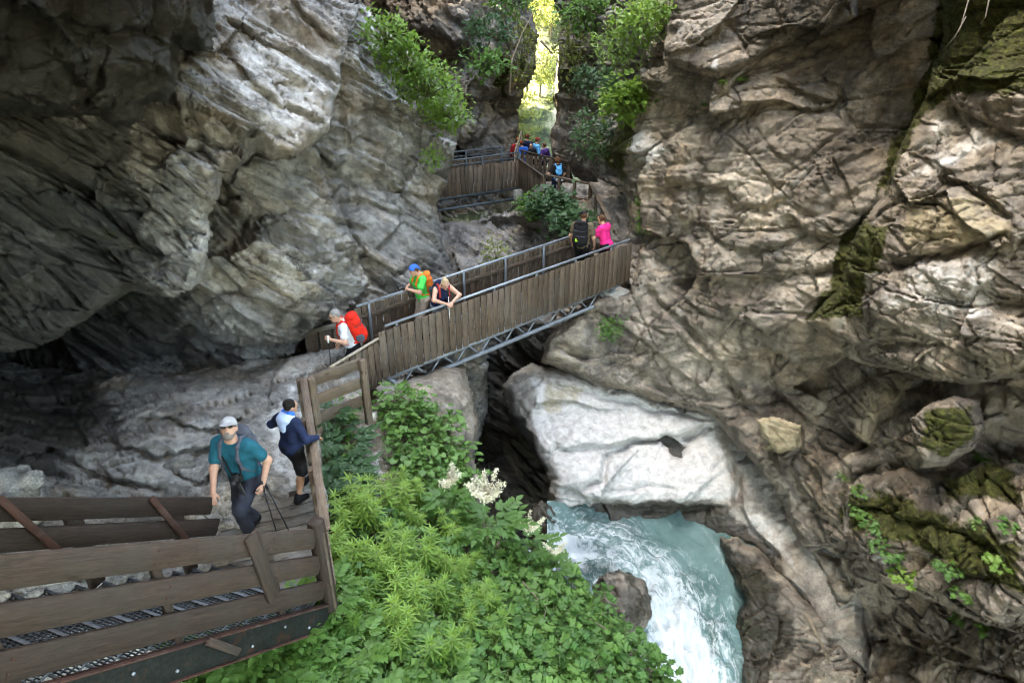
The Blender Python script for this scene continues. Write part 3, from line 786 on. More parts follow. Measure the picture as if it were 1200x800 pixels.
rock('cliff', (380, 645, -170, 300), [
    (480, 40, 27), (560, 60, 26), (622, 50, 29), (605, 150, 29), (560, 150, 27), (540, 100, 25.5), (530, 190, 27), (440, 50, 28), (560, -150, 28), (630, -100, 30), (500, 10, 25.8), (600, 210, 28.5)],
    M['rock_far'], poly=[(380, -260), (612, -260), (625, 0), (633, 40), (630, 72), (613, 130), (609, 180), (612, 300), (420, 300)],
    step=2.0, bed=(R(15), R(40), 0), rim=2.2, rimpx=24, back=5.0, seed=17, amp=1.7, scl=1.1,
    ledges=[([(450, 50), (500, 65), (530, 55), (550, 20)], 1.6, 22, 0.3), ([(530, 100), (560, 112), (600, 90)], 0.9, 18, 0.3), ([(500, 165), (550, 160), (590, 120)], 0.8, 20, 0.3)],
    cracks=[([(585, 60), (590, 120), (580, 190)], 0.8, 8)],
    masks={'moss': [([(570, 60), (605, 75), (600, 110), (575, 95)], 10, 0.7)], 'tan': [([(520, 58), (552, 50), (545, 100), (520, 110)], 10, 0.5)]})  # tan polygon paints a warm sunlit patch into the rock

rock('cliff', (630, 830, -170, 300), [
    (660, 30, 27), (655, 130, 27), (700, 100, 23), (740, 60, 20.6), (700, 190, 22.4), (760, 200, 19.8), (690, 150, 23), (650, -120, 28), (780, -120, 20), (800, 280, 18.5)],
    M['rock_far'], poly=[(640, -260), (655, 0), (661, 25), (652, 60), (646, 100), (651, 130), (640, 165), (646, 192), (690, 222), (740, 270), (830, 300), (830, -260)],
    step=2.0, bed=RB, dirpx=(-0.35, 2.0), rim=1.8, rimpx=20, back=5.0, seed=21, amp=1.5, scl=1.1,
    ledges=[([(650, 110), (690, 125), (730, 90)], 0.8, 20), ([(700, 70), (740, 80), (780, 60)], 1.3, 30), ([(650, 175), (690, 180), (720, 200)], 0.6, 18)],
    masks={'moss': [([(640, 60), (700, 60), (690, 130), (645, 130)], 20, 0.5), ([(700, 150), (730, 160), (720, 215), (700, 200)], 12, 0.6)]})

# rock floor beside the path, path and the planted bank
rock('rock_floor', (-420, 480, 400, 880), [
    (330, 520, 9.95), (350, 600, 8.68), (280, 640, 8.12), (370, 470, 11.0), (400, 425, 12.3), (300, 480, 10.6), (200, 500, 9.5), (100, 455, 11.6), (0, 450, 11.4), (200, 452, 11.6),
    (290, 440, 12.1), (100, 560, 8.7), (0, 560, 8.0), (200, 600, 8.4), (0, 640, 7.4), (150, 660, 7.7), (300, 700, 7.4), (420, 520, 10.2), (-300, 560, 6.5), (350, 436, 12.4), (60, 430, 13.0),
    (460, 470, 11.8), (0, 800, 6.6), (300, 850, 6.5), (460, 640, 9), (240, 540, 9.35), (300, 560, 9.2), (-300, 800, 5.8)],
    M['rock_left'], poly=[(-500, 420), (0, 425), (150, 440), (260, 432), (330, 415), (400, 408), (425, 425), (430, 470), (385, 480), (380, 560), (392, 640), (388, 690), (300, 728), (215, 768), (185, 900), (-500, 900)],
    step=2.0, bed=(R(12), R(20), 0), rim=0.25, back=1.5, seed=25, big=0.2, planes=((85, 0.6), (40, 0.3)), tiltk=0.3, amp=0.5, aniso=(0.7, 0.9, 1.4),
    ledges=[([(20, 470), (100, 480), (150, 520), (200, 530), (260, 520)], 0.35, 20), ([(150, 480), (200, 492), (260, 500), (300, 470)], 0.3, 14), ([(10, 540), (60, 520), (120, 560), (200, 570)], 0.3, 18),
            ([(200, 545), (235, 560), (262, 545)], 0.25, 12)],
    masks={'pale': [([(322, 475), (362, 450), (366, 560), (345, 580), (306, 520)], 12, 0.6), ([(380, 480), (440, 480), (470, 600), (400, 640)], 16, 0.5)], 'tan': [([(40, 540), (230, 560), (230, 620), (60, 600)], 40, 0.35)],
           'dark': [([(-500, 420), (120, 430), (150, 500), (60, 560), (-500, 640)], 60, 0.9)]})  # dark polygon paints cave shade onto the left floor

rock('rock_bank', (835, 1020, 625, 870), [
    (850, 640, 14.2), (870, 665, 13.8), (930, 700, 12.9), (900, 755, 12.5), (960, 790, 11.9), (880, 800, 12.6), (900, 690, 13.3), (990, 760, 11.9), (920, 850, 11.9)],
    M['rock_right'], poly=[(838, 628), (868, 628), (900, 650), (935, 690), (975, 730), (1015, 780), (1015, 870), (885, 870), (868, 812), (862, 772), (858, 735), (872, 705), (858, 675)],
    step=1.8, bed=RB, dirpx=(-0.35, 2.0), rim=0.5, rimpx=14, back=2.0, seed=52, amp=0.7, lay=((0.5, 1.2, 0.9, 0.14), (0.18, 0.6, 0.4, 0.06)),
    masks={'wet': [([(830, 620), (880, 640), (930, 720), (900, 870), (840, 870)], 20, 0.85)], 'moss': [([(850, 640), (900, 660), (900, 760), (865, 770)], 20, 0.5)], 'dark': [([(830, 620), (1020, 620), (1020, 870), (830, 870)], 10, 0.42)],
           'pale': [([(905, 665), (930, 690), (960, 735), (945, 750), (915, 715)], 10, 0.4)]})

# unseen gorge walls, height and overhang shaped to block sun and sky
wall_sheet('unseen_cliff', [(0.6, [(0, -17), (-7, -14), (-4, -2), (-2.2, 1.0), (-2.0, 5), (-2.8, 7.8), (-4.8, 9.6), (-5.6, 12), (-5.0, 16), (-6.0, 19.0), (-9, 26.2)]),
                           (9, [(0, -17), (-7, -14), (-4, -2), (-1.8, 1.0), (-1.6, 5), (-2.4, 7.8), (-7.0, 9.6), (-8.0, 12), (-7.5, 16), (-8, 19.0), (-10, 26.2)]),
                           (36, [(0, -19), (-9, -14), (-9, -2), (-8, 2.5), (-7.5, 5), (-8.5, 8.5), (-9.5, 12), (-9, 16), (-9.5, 19.0), (-12, 26.2)])], M['rock_left'], seed=31)  # roof pushed out over the left to shade overhang and cave
wall_sheet('unseen_cliff', [(-9, [(-12, -14), (-16, 2), (-16, 14), (-14, 25.2), (-9, 25.2)]), (36, [(-12, -14), (-14, 2), (-14, 14), (-13, 25.2), (-10, 25.2)])], M['rock_left'], seed=33, step=1.0)  # outer shell added to stop sun leaking in behind the left wall
wall_sheet('unseen_cliff', [(0.6, [(8, 33), (4.2, 29), (3.6, 22), (5.2, 18), (5.6, 14), (6.8, 11), (7.2, 8)]),
                           (9, [(12, 33), (8, 29), (6.5, 22), (7.5, 18), (8.0, 14), (8.5, 11), (8.5, 8)])], M['rock_right'], seed=35)
wall_sheet('unseen_cliff', [(0.6, [(6.9, 9.0), (7.0, 7.5), (7.2, 2), (8, -12), (0, -17)]), (26, [(6.4, 9.0), (6.2, 7.5), (6.2, 2), (7, -12), (0, -19)])], M['rock_right'], seed=36)  # near right wall raised to keep sky light out of the cave
wall_sheet('unseen_cliff', [(-9, [(-12, 25), (-15, 34), (-6, 41)]), (22, [(-12, 25), (-15, 34), (-6, 41)])], M['rock_far'], seed=39, step=1.0)  # shell added behind the far left wall to block the sun
wall_sheet('unseen_cliff', [(0.6, [(-12, 25.6), (-5.5, 26), (-1.0, 28.5), (0.2, 31.0), (-1.0, 35), (-6, 40)]), (20, [(-12, 25.6), (-6.5, 26), (-2.0, 28.5), (-1.2, 31.0), (-2, 35), (-6, 40)])], M['rock_far'], seed=37)

# hillside beyond the gorge
def hillside():
    xs = np.linspace(-60, 70, 90); ys = np.concatenate([np.linspace(27, 60, 40), np.linspace(62, 260, 40)])
    X, Y = np.meshgrid(xs, ys)
    Z = -8.0 + np.clip(Y - 37, 0, None) * 0.75 + np.abs(X) * 0.05
    V = np.c_[X.ravel(), Y.ravel(), Z.ravel()]
    V[:, 2] += 1.2 * fbm(V * 0.12, 4, 51)
    idx = np.arange(X.size).reshape(X.shape)
    q = np.stack([idx[:-1, :-1], idx[:-1, 1:], idx[1:, 1:], idx[1:, :-1]], -1).reshape(-1, 4)
    m = NT('hill_ground')
    n = m.noise(m.coord(), 0.9, 8, 0.75)
    m.set(Base_Color=m.ramp(n, [(0.40, (0.010, 0.016, 0.005)), (0.50, (0.06, 0.075, 0.025)), (0.60, (0.26, 0.24, 0.17))]), Roughness=0.9)
    o = link_mesh('hillside', np_mesh('hillside', V, quads=q), m.m)
    o['kind'] = 'structure'
hillside()
# ------------------------------------------------------------------ river
def river_material():
    m = NT('river_water')
    s, t, bias = m.attr('flow_s'), m.attr('flow_t'), m.attr('foam')
    cmb = m.n("ShaderNodeCombineXYZ")
    m.put(cmb.inputs[0], m.math('MULTIPLY', s, 1.2)); m.put(cmb.inputs[1], m.math('MULTIPLY', t, 2.3))
    wob = m.noise(m.coord(), 1.6, 3, 0.6, out='Color')
    v = m.mix(0.22, cmb.outputs[0], wob, 'ADD')
    n = m.noise(v, 2.2, 10, 0.76, 1.2)
    n2 = m.noise(m.coord(), 9.0, 7, 0.75, 1.2)
    f = m.math('ADD', m.math('ADD', m.math('MULTIPLY', n, 0.75), m.math('MULTIPLY', n2, 0.25)), bias)
    foam = m.ramp(f, [(0.48, 0.0), (0.54, 0.25), (0.60, 0.80), (0.70, 1.0)])
    deep = m.ramp(m.noise(m.coord(), 1.2, 4), [(0.35, (0.050, 0.105, 0.098)), (0.65, (0.120, 0.200, 0.190))])
    col = m.mix(foam, deep, (0.56, 0.60, 0.61))
    rough = m.ramp(foam, [(0.0, 0.06), (1.0, 0.6)])
    nrm = m.bump(n, 0.7, 0.10)
    nrm = m.bump(n2, 0.5, 0.04, nrm)
    m.b.inputs['IOR'].default_value = 1.33
    return m.set(Base_Color=col, Roughness=rough, Normal=nrm)
M['river'] = river_material()

def river():
    ax = np.arange(585, 960, 2.0); ay = np.arange(588, 900, 2.0)
    nx, ny = len(ax), len(ay)
    X, Y = np.meshgrid(ax, ay)
    P = np.stack([X.ravel(), Y.ravel()], 1)
    z = np.interp(P[:, 1], [588, 640, 700, 800, 900], [-10.25, -10.4, -10.8, -11.5, -12.1])
    # the chute behind the plants spills in from the left, higher
    z = z + 0.55 * (1 - sstep(625, 700, P[:, 0])) * (1 - sstep(655, 690, P[:, 1]))
    d = depth_for_z(P[:, 1], z)
    line = [(600, 640), (660, 646), (720, 648), (768, 680), (790, 735), (812, 800), (830, 900)]
    ds, sd, arc = seg_dist(P, line, False)
    V = W(P[:, 0], P[:, 1], d)
    s = arc * 7.0; t = ds * sd / 60.0
    foam = 0.15 * np.exp(-(ds / 40.0) ** 2) * (0.75 + 0.5 * sstep(660, 740, P[:, 1])) - 0.045
    foam += 0.22 * np.exp(-(((P[:, 0] - 650) / 34) ** 2 + ((P[:, 1] - 650) / 16) ** 2))
    foam += 0.10 * np.exp(-(((P[:, 0] - 800) / 40) ** 2 + ((P[:, 1] - 770) / 45) ** 2))
    foam -= 0.05 * np.exp(-(((P[:, 0] - 800) / 50) ** 2 + ((P[:, 1] - 620) / 22) ** 2))
    q = np.c_[s * 1.1, t * 2.6, np.zeros(len(s))] + fbm(V * 0.9, 2, 8)[:, None] * 0.3
    h = fbm(q * 1.6, 4, 71)
    calm = 0.05 + 0.30 * np.clip(foam + 0.05, 0, 0.35) / 0.35
    V[:, 2] += h * calm + 0.02 * fbm(V * 4, 3, 77)
    idx = np.arange(nx * ny).reshape(ny, nx)
    q4 = np.stack([idx[:-1, :-1], idx[1:, :-1], idx[1:, 1:], idx[:-1, 1:]], -1).reshape(-1, 4)
    cut = (P[:, 0] < 641) & (P[:, 1] < 640 - (641 - P[:, 0]) * 0.15)
    q4 = q4[~cut[q4].any(1)]
    o = link_mesh('water', np_mesh('water', V, quads=q4, attrs={'flow_s': s, 'flow_t': t, 'foam': foam}), M['river'])
    o['kind'] = 'structure'
    # dark water in the slot below the bridge
    xs = np.linspace(-2.0, 2.0, 40); ys = np.linspace(11.5, 21, 90)
    X, Y = np.meshgrid(xs, ys)
    V = np.c_[X.ravel(), Y.ravel(), np.full(X.size, -13.0) + (Y.ravel() - 12) * 0.02]
    V[:, 2] += 0.05 * fbm(V * 2.5, 3, 90)
    idx = np.arange(X.size).reshape(X.shape)
    q4 = np.stack([idx[:-1, :-1], idx[:-1, 1:], idx[1:, 1:], idx[1:, :-1]], -1).reshape(-1, 4)
    o = link_mesh('water', np_mesh('water', V, quads=q4, attrs={'flow_s': V[:, 1] * 1.0, 'flow_t': V[:, 0], 'foam': np.full(len(V), -0.16)}), M['river'])
    o['kind'] = 'structure'
river()

def boulder(name, px, py, d, size, mat, label, seed, wet=0.0, moss=0.0, amp=0.22, rot=0.0, scl=1.0, pale=0.0):
    bm = bmesh.new()
    bmesh.ops.create_icosphere(bm, subdivisions=5, radius=1.0)
    V = np.array([v.co[:] for v in bm.verts]); F = np.array([[v.index for v in f.verts] for f in bm.faces]); bm.free()
    N = V.copy()
    h, e = facet(V * 1.1 + seed * 3.3, seed); h2, _ = facet(V * 2.6 + seed, seed + 7); h3, _ = facet(V * 6 + seed, seed + 9)
    r = 1 + amp * h * 1.6 + amp * 0.55 * h2 + amp * 0.2 * h3 + 0.06 * fbm(V * 2, 4, seed)
    V = V * r[:, None] * np.array(size)
    c, s = math.cos(rot), math.sin(rot)
    V = V @ np.array([[c, s, 0], [-s, c, 0], [0, 0, 1]])
    at = {k: np.zeros(len(V)) for k in ('moss', 'pale', 'tan', 'dark', 'wet')}
    at['wet'][:] = wet; at['moss'] = moss * sstep(0.2, 0.7, N[:, 2]); at['pale'][:] = pale
    o = link_mesh(name, np_mesh(name, V, tris=F, attrs=at), mat)
    o.location = W(px, py, d)
    return tag(o, label, 'boulder')

boulder('boulder', 728, 704, 13.1, (0.52, 0.62, 0.55), M['rock_right'], 'wet brown rounded boulder in the white water below the planted bank', 3, wet=0.55, rot=0.5)
boulder('boulder', 636, 618, 14.75, (0.34, 0.4, 0.62), M['rock_right'], 'dark wet rock at the mouth of the slot beside the white chute', 18, wet=0.75, rot=0.6)
boulder('boulder', 6, 590, 7.6, (0.42, 0.35, 0.42), M['rock_left'], 'rounded dark boulder beside the wooden stair at the cave edge', 14, rot=0.3)
boulder('boulder', 212, 545, 9.3, (0.20, 0.16, 0.14), M['rock_left'], 'dark flat stone lying on the cave floor by the path', 15, rot=0.4)

# ------------------------------------------------------------------ planted bank
M['soil'] = rock_material('soil', (0.045, 0.035, 0.024), (0.085, 0.066, 0.045), (0.15, 0.125, 0.09), stain=0.2, lichen=0.5)
BANK_CP = [(400, 480, 11.2), (470, 468, 12.0), (540, 560, 11.5), (450, 560, 10.5), (400, 600, 9.5), (520, 640, 9.9), (640, 680, 10.5), (400, 720, 8.0), (520, 760, 8.2),
           (700, 760, 9.5), (780, 810, 9.5), (300, 790, 7.1), (450, 860, 6.8), (250, 770, 7.1), (600, 620, 11.0), (560, 600, 11.3), (350, 700, 7.6), (650, 860, 7.9), (365, 540, 9.9), (420, 460, 11.6)]
bank_d = tps(BANK_CP)
BANK_POLY = [(345, 470), (400, 470), (470, 462), (515, 480), (540, 520), (558, 560), (560, 590), (600, 640), (640, 665), (690, 700), (720, 740), (775, 790), (800, 830), (800, 920), (180, 920), (150, 800), (205, 762), (290, 722), (376, 690), (392, 670)]
rock('bank', (170, 830, 440, 880), BANK_CP, M['soil'], poly=BANK_POLY, step=3.0, rim=0.8, rimpx=20, back=3.0, seed=44, big=0.2, lay=(), groove=0, planes=(), amp=0.3,
     masks={'pale': [([(418, 470), (440, 480), (455, 560), (480, 600), (455, 610), (430, 560)], 10, 0.45), ([(375, 540), (392, 545), (395, 600), (380, 590)], 8, 0.45)]})
# ------------------------------------------------------------------ timber and steel
class MB:
    """collects beams and tubes into one mesh"""
    def __init__(self):
        self.V, self.Q, self.T, self.A = [], [], [], {'gu': [], 'gv': [], 'rnd': []}
        self.n = 0
    def _add(self, V, Q, T, gu, gv, rnd):
        V = np.asarray(V, float)
        self.V.append(V)
        if len(Q): self.Q.append(np.asarray(Q) + self.n)
        if len(T): self.T.append(np.asarray(T) + self.n)
        self.A['gu'].append(np.asarray(gu, float)); self.A['gv'].append(np.asarray(gv, float)); self.A['rnd'].append(np.full(len(V), rnd))
        self.n += len(V)
    def beam(self, a, b, wv, w, t, ch=0.006, segs=1, jit=0.0):
        """board from a to b; wv = direction of its width w; thickness t across"""
        a, b, wv = (np.asarray(x, float) for x in (a, b, wv))
        ax = b - a; L = np.linalg.norm(ax); ax /= L
        wv = wv - ax * (wv @ ax); wv /= np.linalg.norm(wv)
        tv = np.cross(ax, wv)
        hw, ht = w / 2, t / 2
        c = min(ch, ht * 0.6, hw * 0.6)
        ring = [(-hw + c, -ht), (hw - c, -ht), (hw, -ht + c), (hw, ht - c), (hw - c, ht), (-hw + c, ht), (-hw, ht - c), (-hw, -ht + c)]
        V, gu, gv = [], [], []
        r = random.random()
        ks = [0.0, c / L] + [i / segs for i in range(1, segs)] + [1 - c / L, 1.0]
        for i, k in enumerate(ks):
            f = 0.86 if i in (0, len(ks) - 1) else 1.0
            off = (random.uniform(-jit, jit), random.uniform(-jit, jit)) if jit and 1 < i < len(ks) - 2 else (0, 0)
            for (u, v) in ring:
                V.append(a + ax * (L * k) + wv * (u * (f if abs(f - 1) < .01 else 1 - c / hw * .5) + off[0]) + tv * (v * (f if abs(f - 1) < .01 else 1 - c / ht * .5) + off[1]))
                gu.append(L * k); gv.append(u + (0.3 * v if abs(u) > hw - c - 1e-6 else 0))
        Q = []
        for i in range(len(ks) - 1):
            for j in range(8):
                Q.append((i * 8 + j, i * 8 + (j + 1) % 8, (i + 1) * 8 + (j + 1) % 8, (i + 1) * 8 + j))
        T = [(0, j + 1, j) for j in range(1, 7)]
        e = (len(ks) - 1) * 8
        T += [(e, e + j, e + j + 1) for j in range(1, 7)]
        self._add(V, Q, T, gu, gv, r)
        return self
    def tube(self, pts, r, n=10, cap=True):
        pts = [np.asarray(p, float) for p in pts]
        V, Q, T, gu, gv = [], [], [], [], []
        acc = 0
        up0 = np.array([0.13, 0.21, 0.97])
        for i, p in enumerate(pts):
            t = (pts[min(i + 1, len(pts) - 1)] - pts[max(i - 1, 0)]); t /= np.linalg.norm(t) + 1e-9
            s = np.cross(t, up0); s /= np.linalg.norm(s) + 1e-9; u = np.cross(s, t)
            if i: acc += np.linalg.norm(p - pts[i - 1])
            for j in range(n):
                a = 2 * math.pi * j / n
                rr = r[i] if isinstance(r, (list, tuple)) else r
                V.append(p + rr * (math.cos(a) * s + math.sin(a) * u)); gu.append(acc); gv.append(j / n * 0.1)
        for i in range(len(pts) - 1):
            for j in range(n):
                Q.append((i * n + j, (i + 1) * n + j, (i + 1) * n + (j + 1) % n, i * n + (j + 1) % n))
        if cap:
            T += [(0, j, j + 1) for j in range(1, n - 1)]
            e = (len(pts) - 1) * n
            T += [(e, e + j + 1, e + j) for j in range(1, n - 1)]
        self._add(V, Q, T, gu, gv, random.random())
        return self
    def build(self, name, mat, parent=None, smooth=False):
        V = np.concatenate(self.V)
        if parent is not None:
            V = V - np.array(parent_loc(parent))
        me = np_mesh(name, V, quads=np.concatenate(self.Q) if self.Q else None, tris=np.concatenate(self.T) if self.T else None,
                     attrs={k: np.concatenate(v) for k, v in self.A.items()}, smooth=smooth)
        return link_mesh(name, me, mat, parent)

def parent_loc(o):
    l = Vector(o.location)
    while o.parent is not None:
        o = o.parent; l = l + Vector(o.location)
    return l

def wood_material(name, col, grey, dirt=0.5, rough=0.75, grainscale=1.0):
    m = NT(name)
    gu, gv, rnd = m.attr('gu'), m.attr('gv'), m.attr('rnd')
    c = m.n("ShaderNodeCombineXYZ")
    m.put(c.inputs[0], m.math('ADD', m.math('MULTIPLY', gu, 1.0), m.math('MULTIPLY', rnd, 37.0)))
    m.put(c.inputs[1], m.math('ADD', m.math('MULTIPLY', gv, 14.0 * grainscale), m.math('MULTIPLY', rnd, 91.0)))
    m.put(c.inputs[2], m.math('MULTIPLY', rnd, 13.0))
    g = m.noise(c.outputs[0], 2.2, 6, 0.68, 1.3)
    g2 = m.noise(c.outputs[0], 9.0, 4, 0.6, 0.4)
    w = m.noise(m.coord(), 1.7, 5, 0.6)
    base = m.mix(m.ramp(g, [(0.32, 0.0), (0.66, 1.0)]), tuple(x * 0.62 for x in col), tuple(x * 1.30 for x in col))
    base = m.mix(m.math('MULTIPLY', m.ramp(w, [(0.42, 0.0), (0.68, 1.0)]), 0.7), base, grey)
    base = m.mix(1.0, base, m.ramp(g2, [(0.3, 0.70), (0.6, 1.15)]), 'MULTIPLY')
    base = m.mix(1.0, base, m.ramp(rnd, [(0.0, 0.68), (1.0, 1.28)]), 'MULTIPLY')
    kc = m.n('ShaderNodeCombineXYZ')
    m.put(kc.inputs[0], m.math('ADD', m.math('MULTIPLY', gu, 2.2), m.math('MULTIPLY', rnd, 53.0))); m.put(kc.inputs[1], m.math('ADD', m.math('MULTIPLY', gv, 7.0), m.math('MULTIPLY', rnd, 71.0)))
    kn = m.voro(kc.outputs[0], 1.0)
    base = m.mix(m.ramp(kn, [(0.05, 0.8), (0.13, 0.0)]), base, (0.03, 0.02, 0.014))
    d = m.noise(m.coord(), 4.0, 6, 0.7)
    base = m.mix(m.math('MULTIPLY', m.ramp(d, [(0.5, 0.0), (0.72, 1.0)]), dirt), base, (0.028, 0.024, 0.018))
    nrm = m.bump(g, 0.5, 0.008)
    nrm = m.bump(g2, 0.4, 0.004, nrm)
    m.b.inputs['Specular IOR Level'].default_value = 0.25
    return m.set(Base_Color=base, Roughness=rough, Normal=nrm)

def steel_material(name, col, rough=0.45, metal=0.7, rust=0.0):
    m = NT(name)
    co = m.coord()
    n = m.noise(co, 3.0, 6, 0.65); n2 = m.voro(co, 30.0)
    c = m.mix(1.0, col, m.ramp(n, [(0.3, 0.68), (0.7, 1.22)]), 'MULTIPLY')
    c = m.mix(0.012, c, n2)
    r = m.noise(co, 5.0, 7, 0.7)
    rf = m.ramp(r, [(0.60 - 0.35 * rust, 0.0), (0.72 - 0.3 * rust, 1.0)])
    c = m.mix(rf if rust > 0 else 0.0, c, m.ramp(n, [(0.3, (0.030, 0.013, 0.009)), (0.7, (0.085, 0.033, 0.020))]))
    return m.set(Base_Color=c, Roughness=m.ramp(n, [(0.2, rough - 0.12), (0.8, rough + 0.2)]), Metallic=metal if rust == 0 else 0.15, Normal=m.bump(r, 0.25, 0.004))

M['wood_brown'] = wood_material('weathered_board', (0.110, 0.078, 0.054), (0.130, 0.108, 0.088), 0.45)
M['wood_dark'] = wood_material('dark_board', (0.046, 0.030, 0.023), (0.044, 0.036, 0.031), 0.5)
M['wood_grey'] = wood_material('grey_board', (0.16, 0.135, 0.105), (0.27, 0.26, 0.235), 0.35)
M['wood_pale'] = wood_material('pale_rail', (0.30, 0.25, 0.18), (0.33, 0.30, 0.25), 0.3)
M['galv'] = steel_material('galvanised_steel', (0.25, 0.28, 0.31), 0.5, 0.55)
M['steel_dark'] = steel_material('painted_steel', (0.10, 0.125, 0.14), 0.5, 0.3)
M['rust'] = steel_material('rusted_iron', (0.10, 0.06, 0.045), 0.7, 0.2, rust=0.8)
M['channel'] = steel_material('stair_stringer', (0.011, 0.013, 0.011), 0.75, 0.0, rust=0.1)
M['channel'].node_tree.nodes['Principled BSDF'].inputs['Specular IOR Level'].default_value = 0.12
M['grate'] = steel_material('steel_grating', (0.085, 0.095, 0.11), 0.5, 0.6)
M['concrete'] = simple_material('concrete', (0.30, 0.285, 0.245), 0.9, var=0.35, scale=5.0, bump=0.4)

UP = np.array([0, 0, 1.0])
def unit(v):
    v = np.asarray(v, float); return v / np.linalg.norm(v)
def hor(v):
    v = np.array([v[0], v[1], 0.0]); return v / np.linalg.norm(v)

def plank_row(mb, a, b, z0, z1, w=0.135, gap=0.022, t=0.024, lean=0.0, out=None, jitter=0.012):
    """upright boards from a to b (their feet), z0..z1 above that line"""
    a, b = np.asarray(a, float), np.asarray(b, float)
    L = np.linalg.norm(b - a); u = (b - a) / L
    n = max(1, int(L / (w + gap)))
    for k in range(n):
        p = a + u * ((k + 0.5) * L / n)
        j = random.uniform(-jitter, jitter)
        lx = u * random.uniform(-0.006, 0.006)
        mb.beam(p + UP * (z0 + random.uniform(-jitter, jitter)), p + UP * (z1 + j) + lx, u, L / n - gap, t, 0.004)

def rot90(u):
    return np.array([-u[1], u[0], 0.0])

# ---- the long footbridge
A = W(455, 441, 13.3); B = W(724, 333, 16.8)
uB = unit(B - A); hB = hor(uB); pB = rot90(hB)          # pB points away from the camera
BW = 1.15                                                # width between the two fences
ft = empty('footbridge', tuple((A + B) / 2 + pB * BW / 2))
tag(ft, 'long timber fenced footbridge on galvanised trusses crossing the slot above the pool', 'footbridge')
for side in (0, 1):
    o_ = pB * (BW * side)
    s_ = -1 if side == 0 else 1
    a_, b_ = A + o_, B + o_
    mb = MB(); plank_row(mb, a_ + pB * s_ * 0.055 - hB * (0.0 if side else 0.16), b_ + pB * s_ * 0.055 + hB * 0.35, 0.02, 1.01); mb.build('board_panel', M['wood_brown'], ft)
    for zz in (0.28, 0.80):
        MB().beam(a_ + UP * zz + pB * s_ * 0.018, b_ + UP * zz + pB * s_ * 0.018, UP, 0.10, 0.042).build('fence_rail', M['wood_brown'], ft)
    MB().tube([a_ + UP * 1.08 + hB * 0.03, b_ + UP * 1.08 + hB * 0.3], 0.027).build('handrail', M['galv'], ft, True)
    n = 6
    for k in range(n):
        p = a_ + (b_ - a_) * ((k + 0.25) / (n - 0.5))
        mb = MB().beam(p - UP * 0.02 - pB * s_ * 0.025, p + UP * 1.06 - pB * s_ * 0.025, hB, 0.05, 0.05, 0.004)
        mb.build('post', M['galv'], ft)
    # truss below
    MB().tube([a_ - uB * 0.05, b_ + uB * 0.02], 0.066, 14).build('truss_chord', M['galv'], ft, True)
    lo = -UP * 0.34
    la, lb = a_ + uB * 0.28 + lo, b_ - uB * 0.35 + lo
    MB().tube([a_ - uB * 0.02, a_ + uB * 0.18 + lo * .7, la, lb, b_ - uB * 0.08], 0.048, 12).build('truss_chord', M['galv'], ft, True)
    m = 9
    L = np.linalg.norm(lb - la)
    for k in range(m):
        p0 = la + uB * (L * k / m); p1 = la + uB * (L * (k + 0.5) / m) - lo; p2 = la + uB * (L * (k + 1) / m)
        MB().tube([p0, p1], 0.02, 8).build('truss_brace', M['galv'], ft, True)
        MB().tube([p1, p2], 0.02, 8).build('truss_brace', M['galv'], ft, True)
mb = MB()
nd = 46
for k in range(nd):
    p = A + uB * (np.linalg.norm(B - A) * (k + .5) / nd) + UP * 0.02
    mb.beam(p + pB * 0.06, p + pB * (BW - 0.06), hB, np.linalg.norm(B - A) / nd - 0.012, 0.04)
mb.build('deck', M['wood_grey'], ft)
for (e_, s_) in ((A, 1), (B, -1)):
    c = e_ + uB * s_ * 0.02 + pB * BW / 2 - UP * 0.42
    MB().beam(c - pB * (BW / 2 + 0.25), c + pB * (BW / 2 + 0.25), UP, 0.5, 0.6, 0.02).build('abutment', M['concrete'], ft)

# ---- wing fence where the bridge lands on the path
wf = empty('wing_fence', tuple(W(392, 445, 12.0)))
tag(wf, 'low flaring board fence with a pale top rail at the bridge foot', 'fence')
w0 = A - hB * 0.16 - pB * 0.055; w1 = W(388, 440, 11.85); w1[2] = A[2] + 0.78
w1b = np.array([w1[0], w1[1], A[2]])
mb = MB(); plank_row(mb, w0, w1b, -0.05, 0.86); mb.build('board_panel', M['wood_brown'], wf)
MB().beam(w0 + UP * 0.90, w1b + UP * 0.90, pB, 0.055, 0.035).build('top_rail', M['wood_pale'], wf)

# ---- short board fence on the far side of the bridge foot
bf = empty('board_fence', tuple(W(385, 420, 13.2)))
tag(bf, 'short weathered board fence against the smooth rock at the bridge foot', 'fence')
f1 = W(424, 400, 14.0); f0 = W(358, 408, 13.4); f1[2] = f0[2] = A[2] + 0.0
mb = MB(); plank_row(mb, f0, f1, -0.25, 0.82, w=0.24, gap=0.035); mb.build('board_panel', M['wood_brown'], bf)
nf = -rot90(hor(f1 - f0))
MB().beam(f0 - hor(f1 - f0) * 0.03 + UP * 0.80 + nf * 0.05, f1 + UP * 0.80 + nf * 0.05, UP, 0.09, 0.06).build('top_rail', M['wood_grey'], bf)
MB().beam(f0 - hor(f1 - f0) * 0.3 + UP * 0.25 + nf * 0.05, f1 + UP * 0.25 + nf * 0.05, UP, 0.10, 0.06).build('lower_rail', M['wood_grey'], bf)

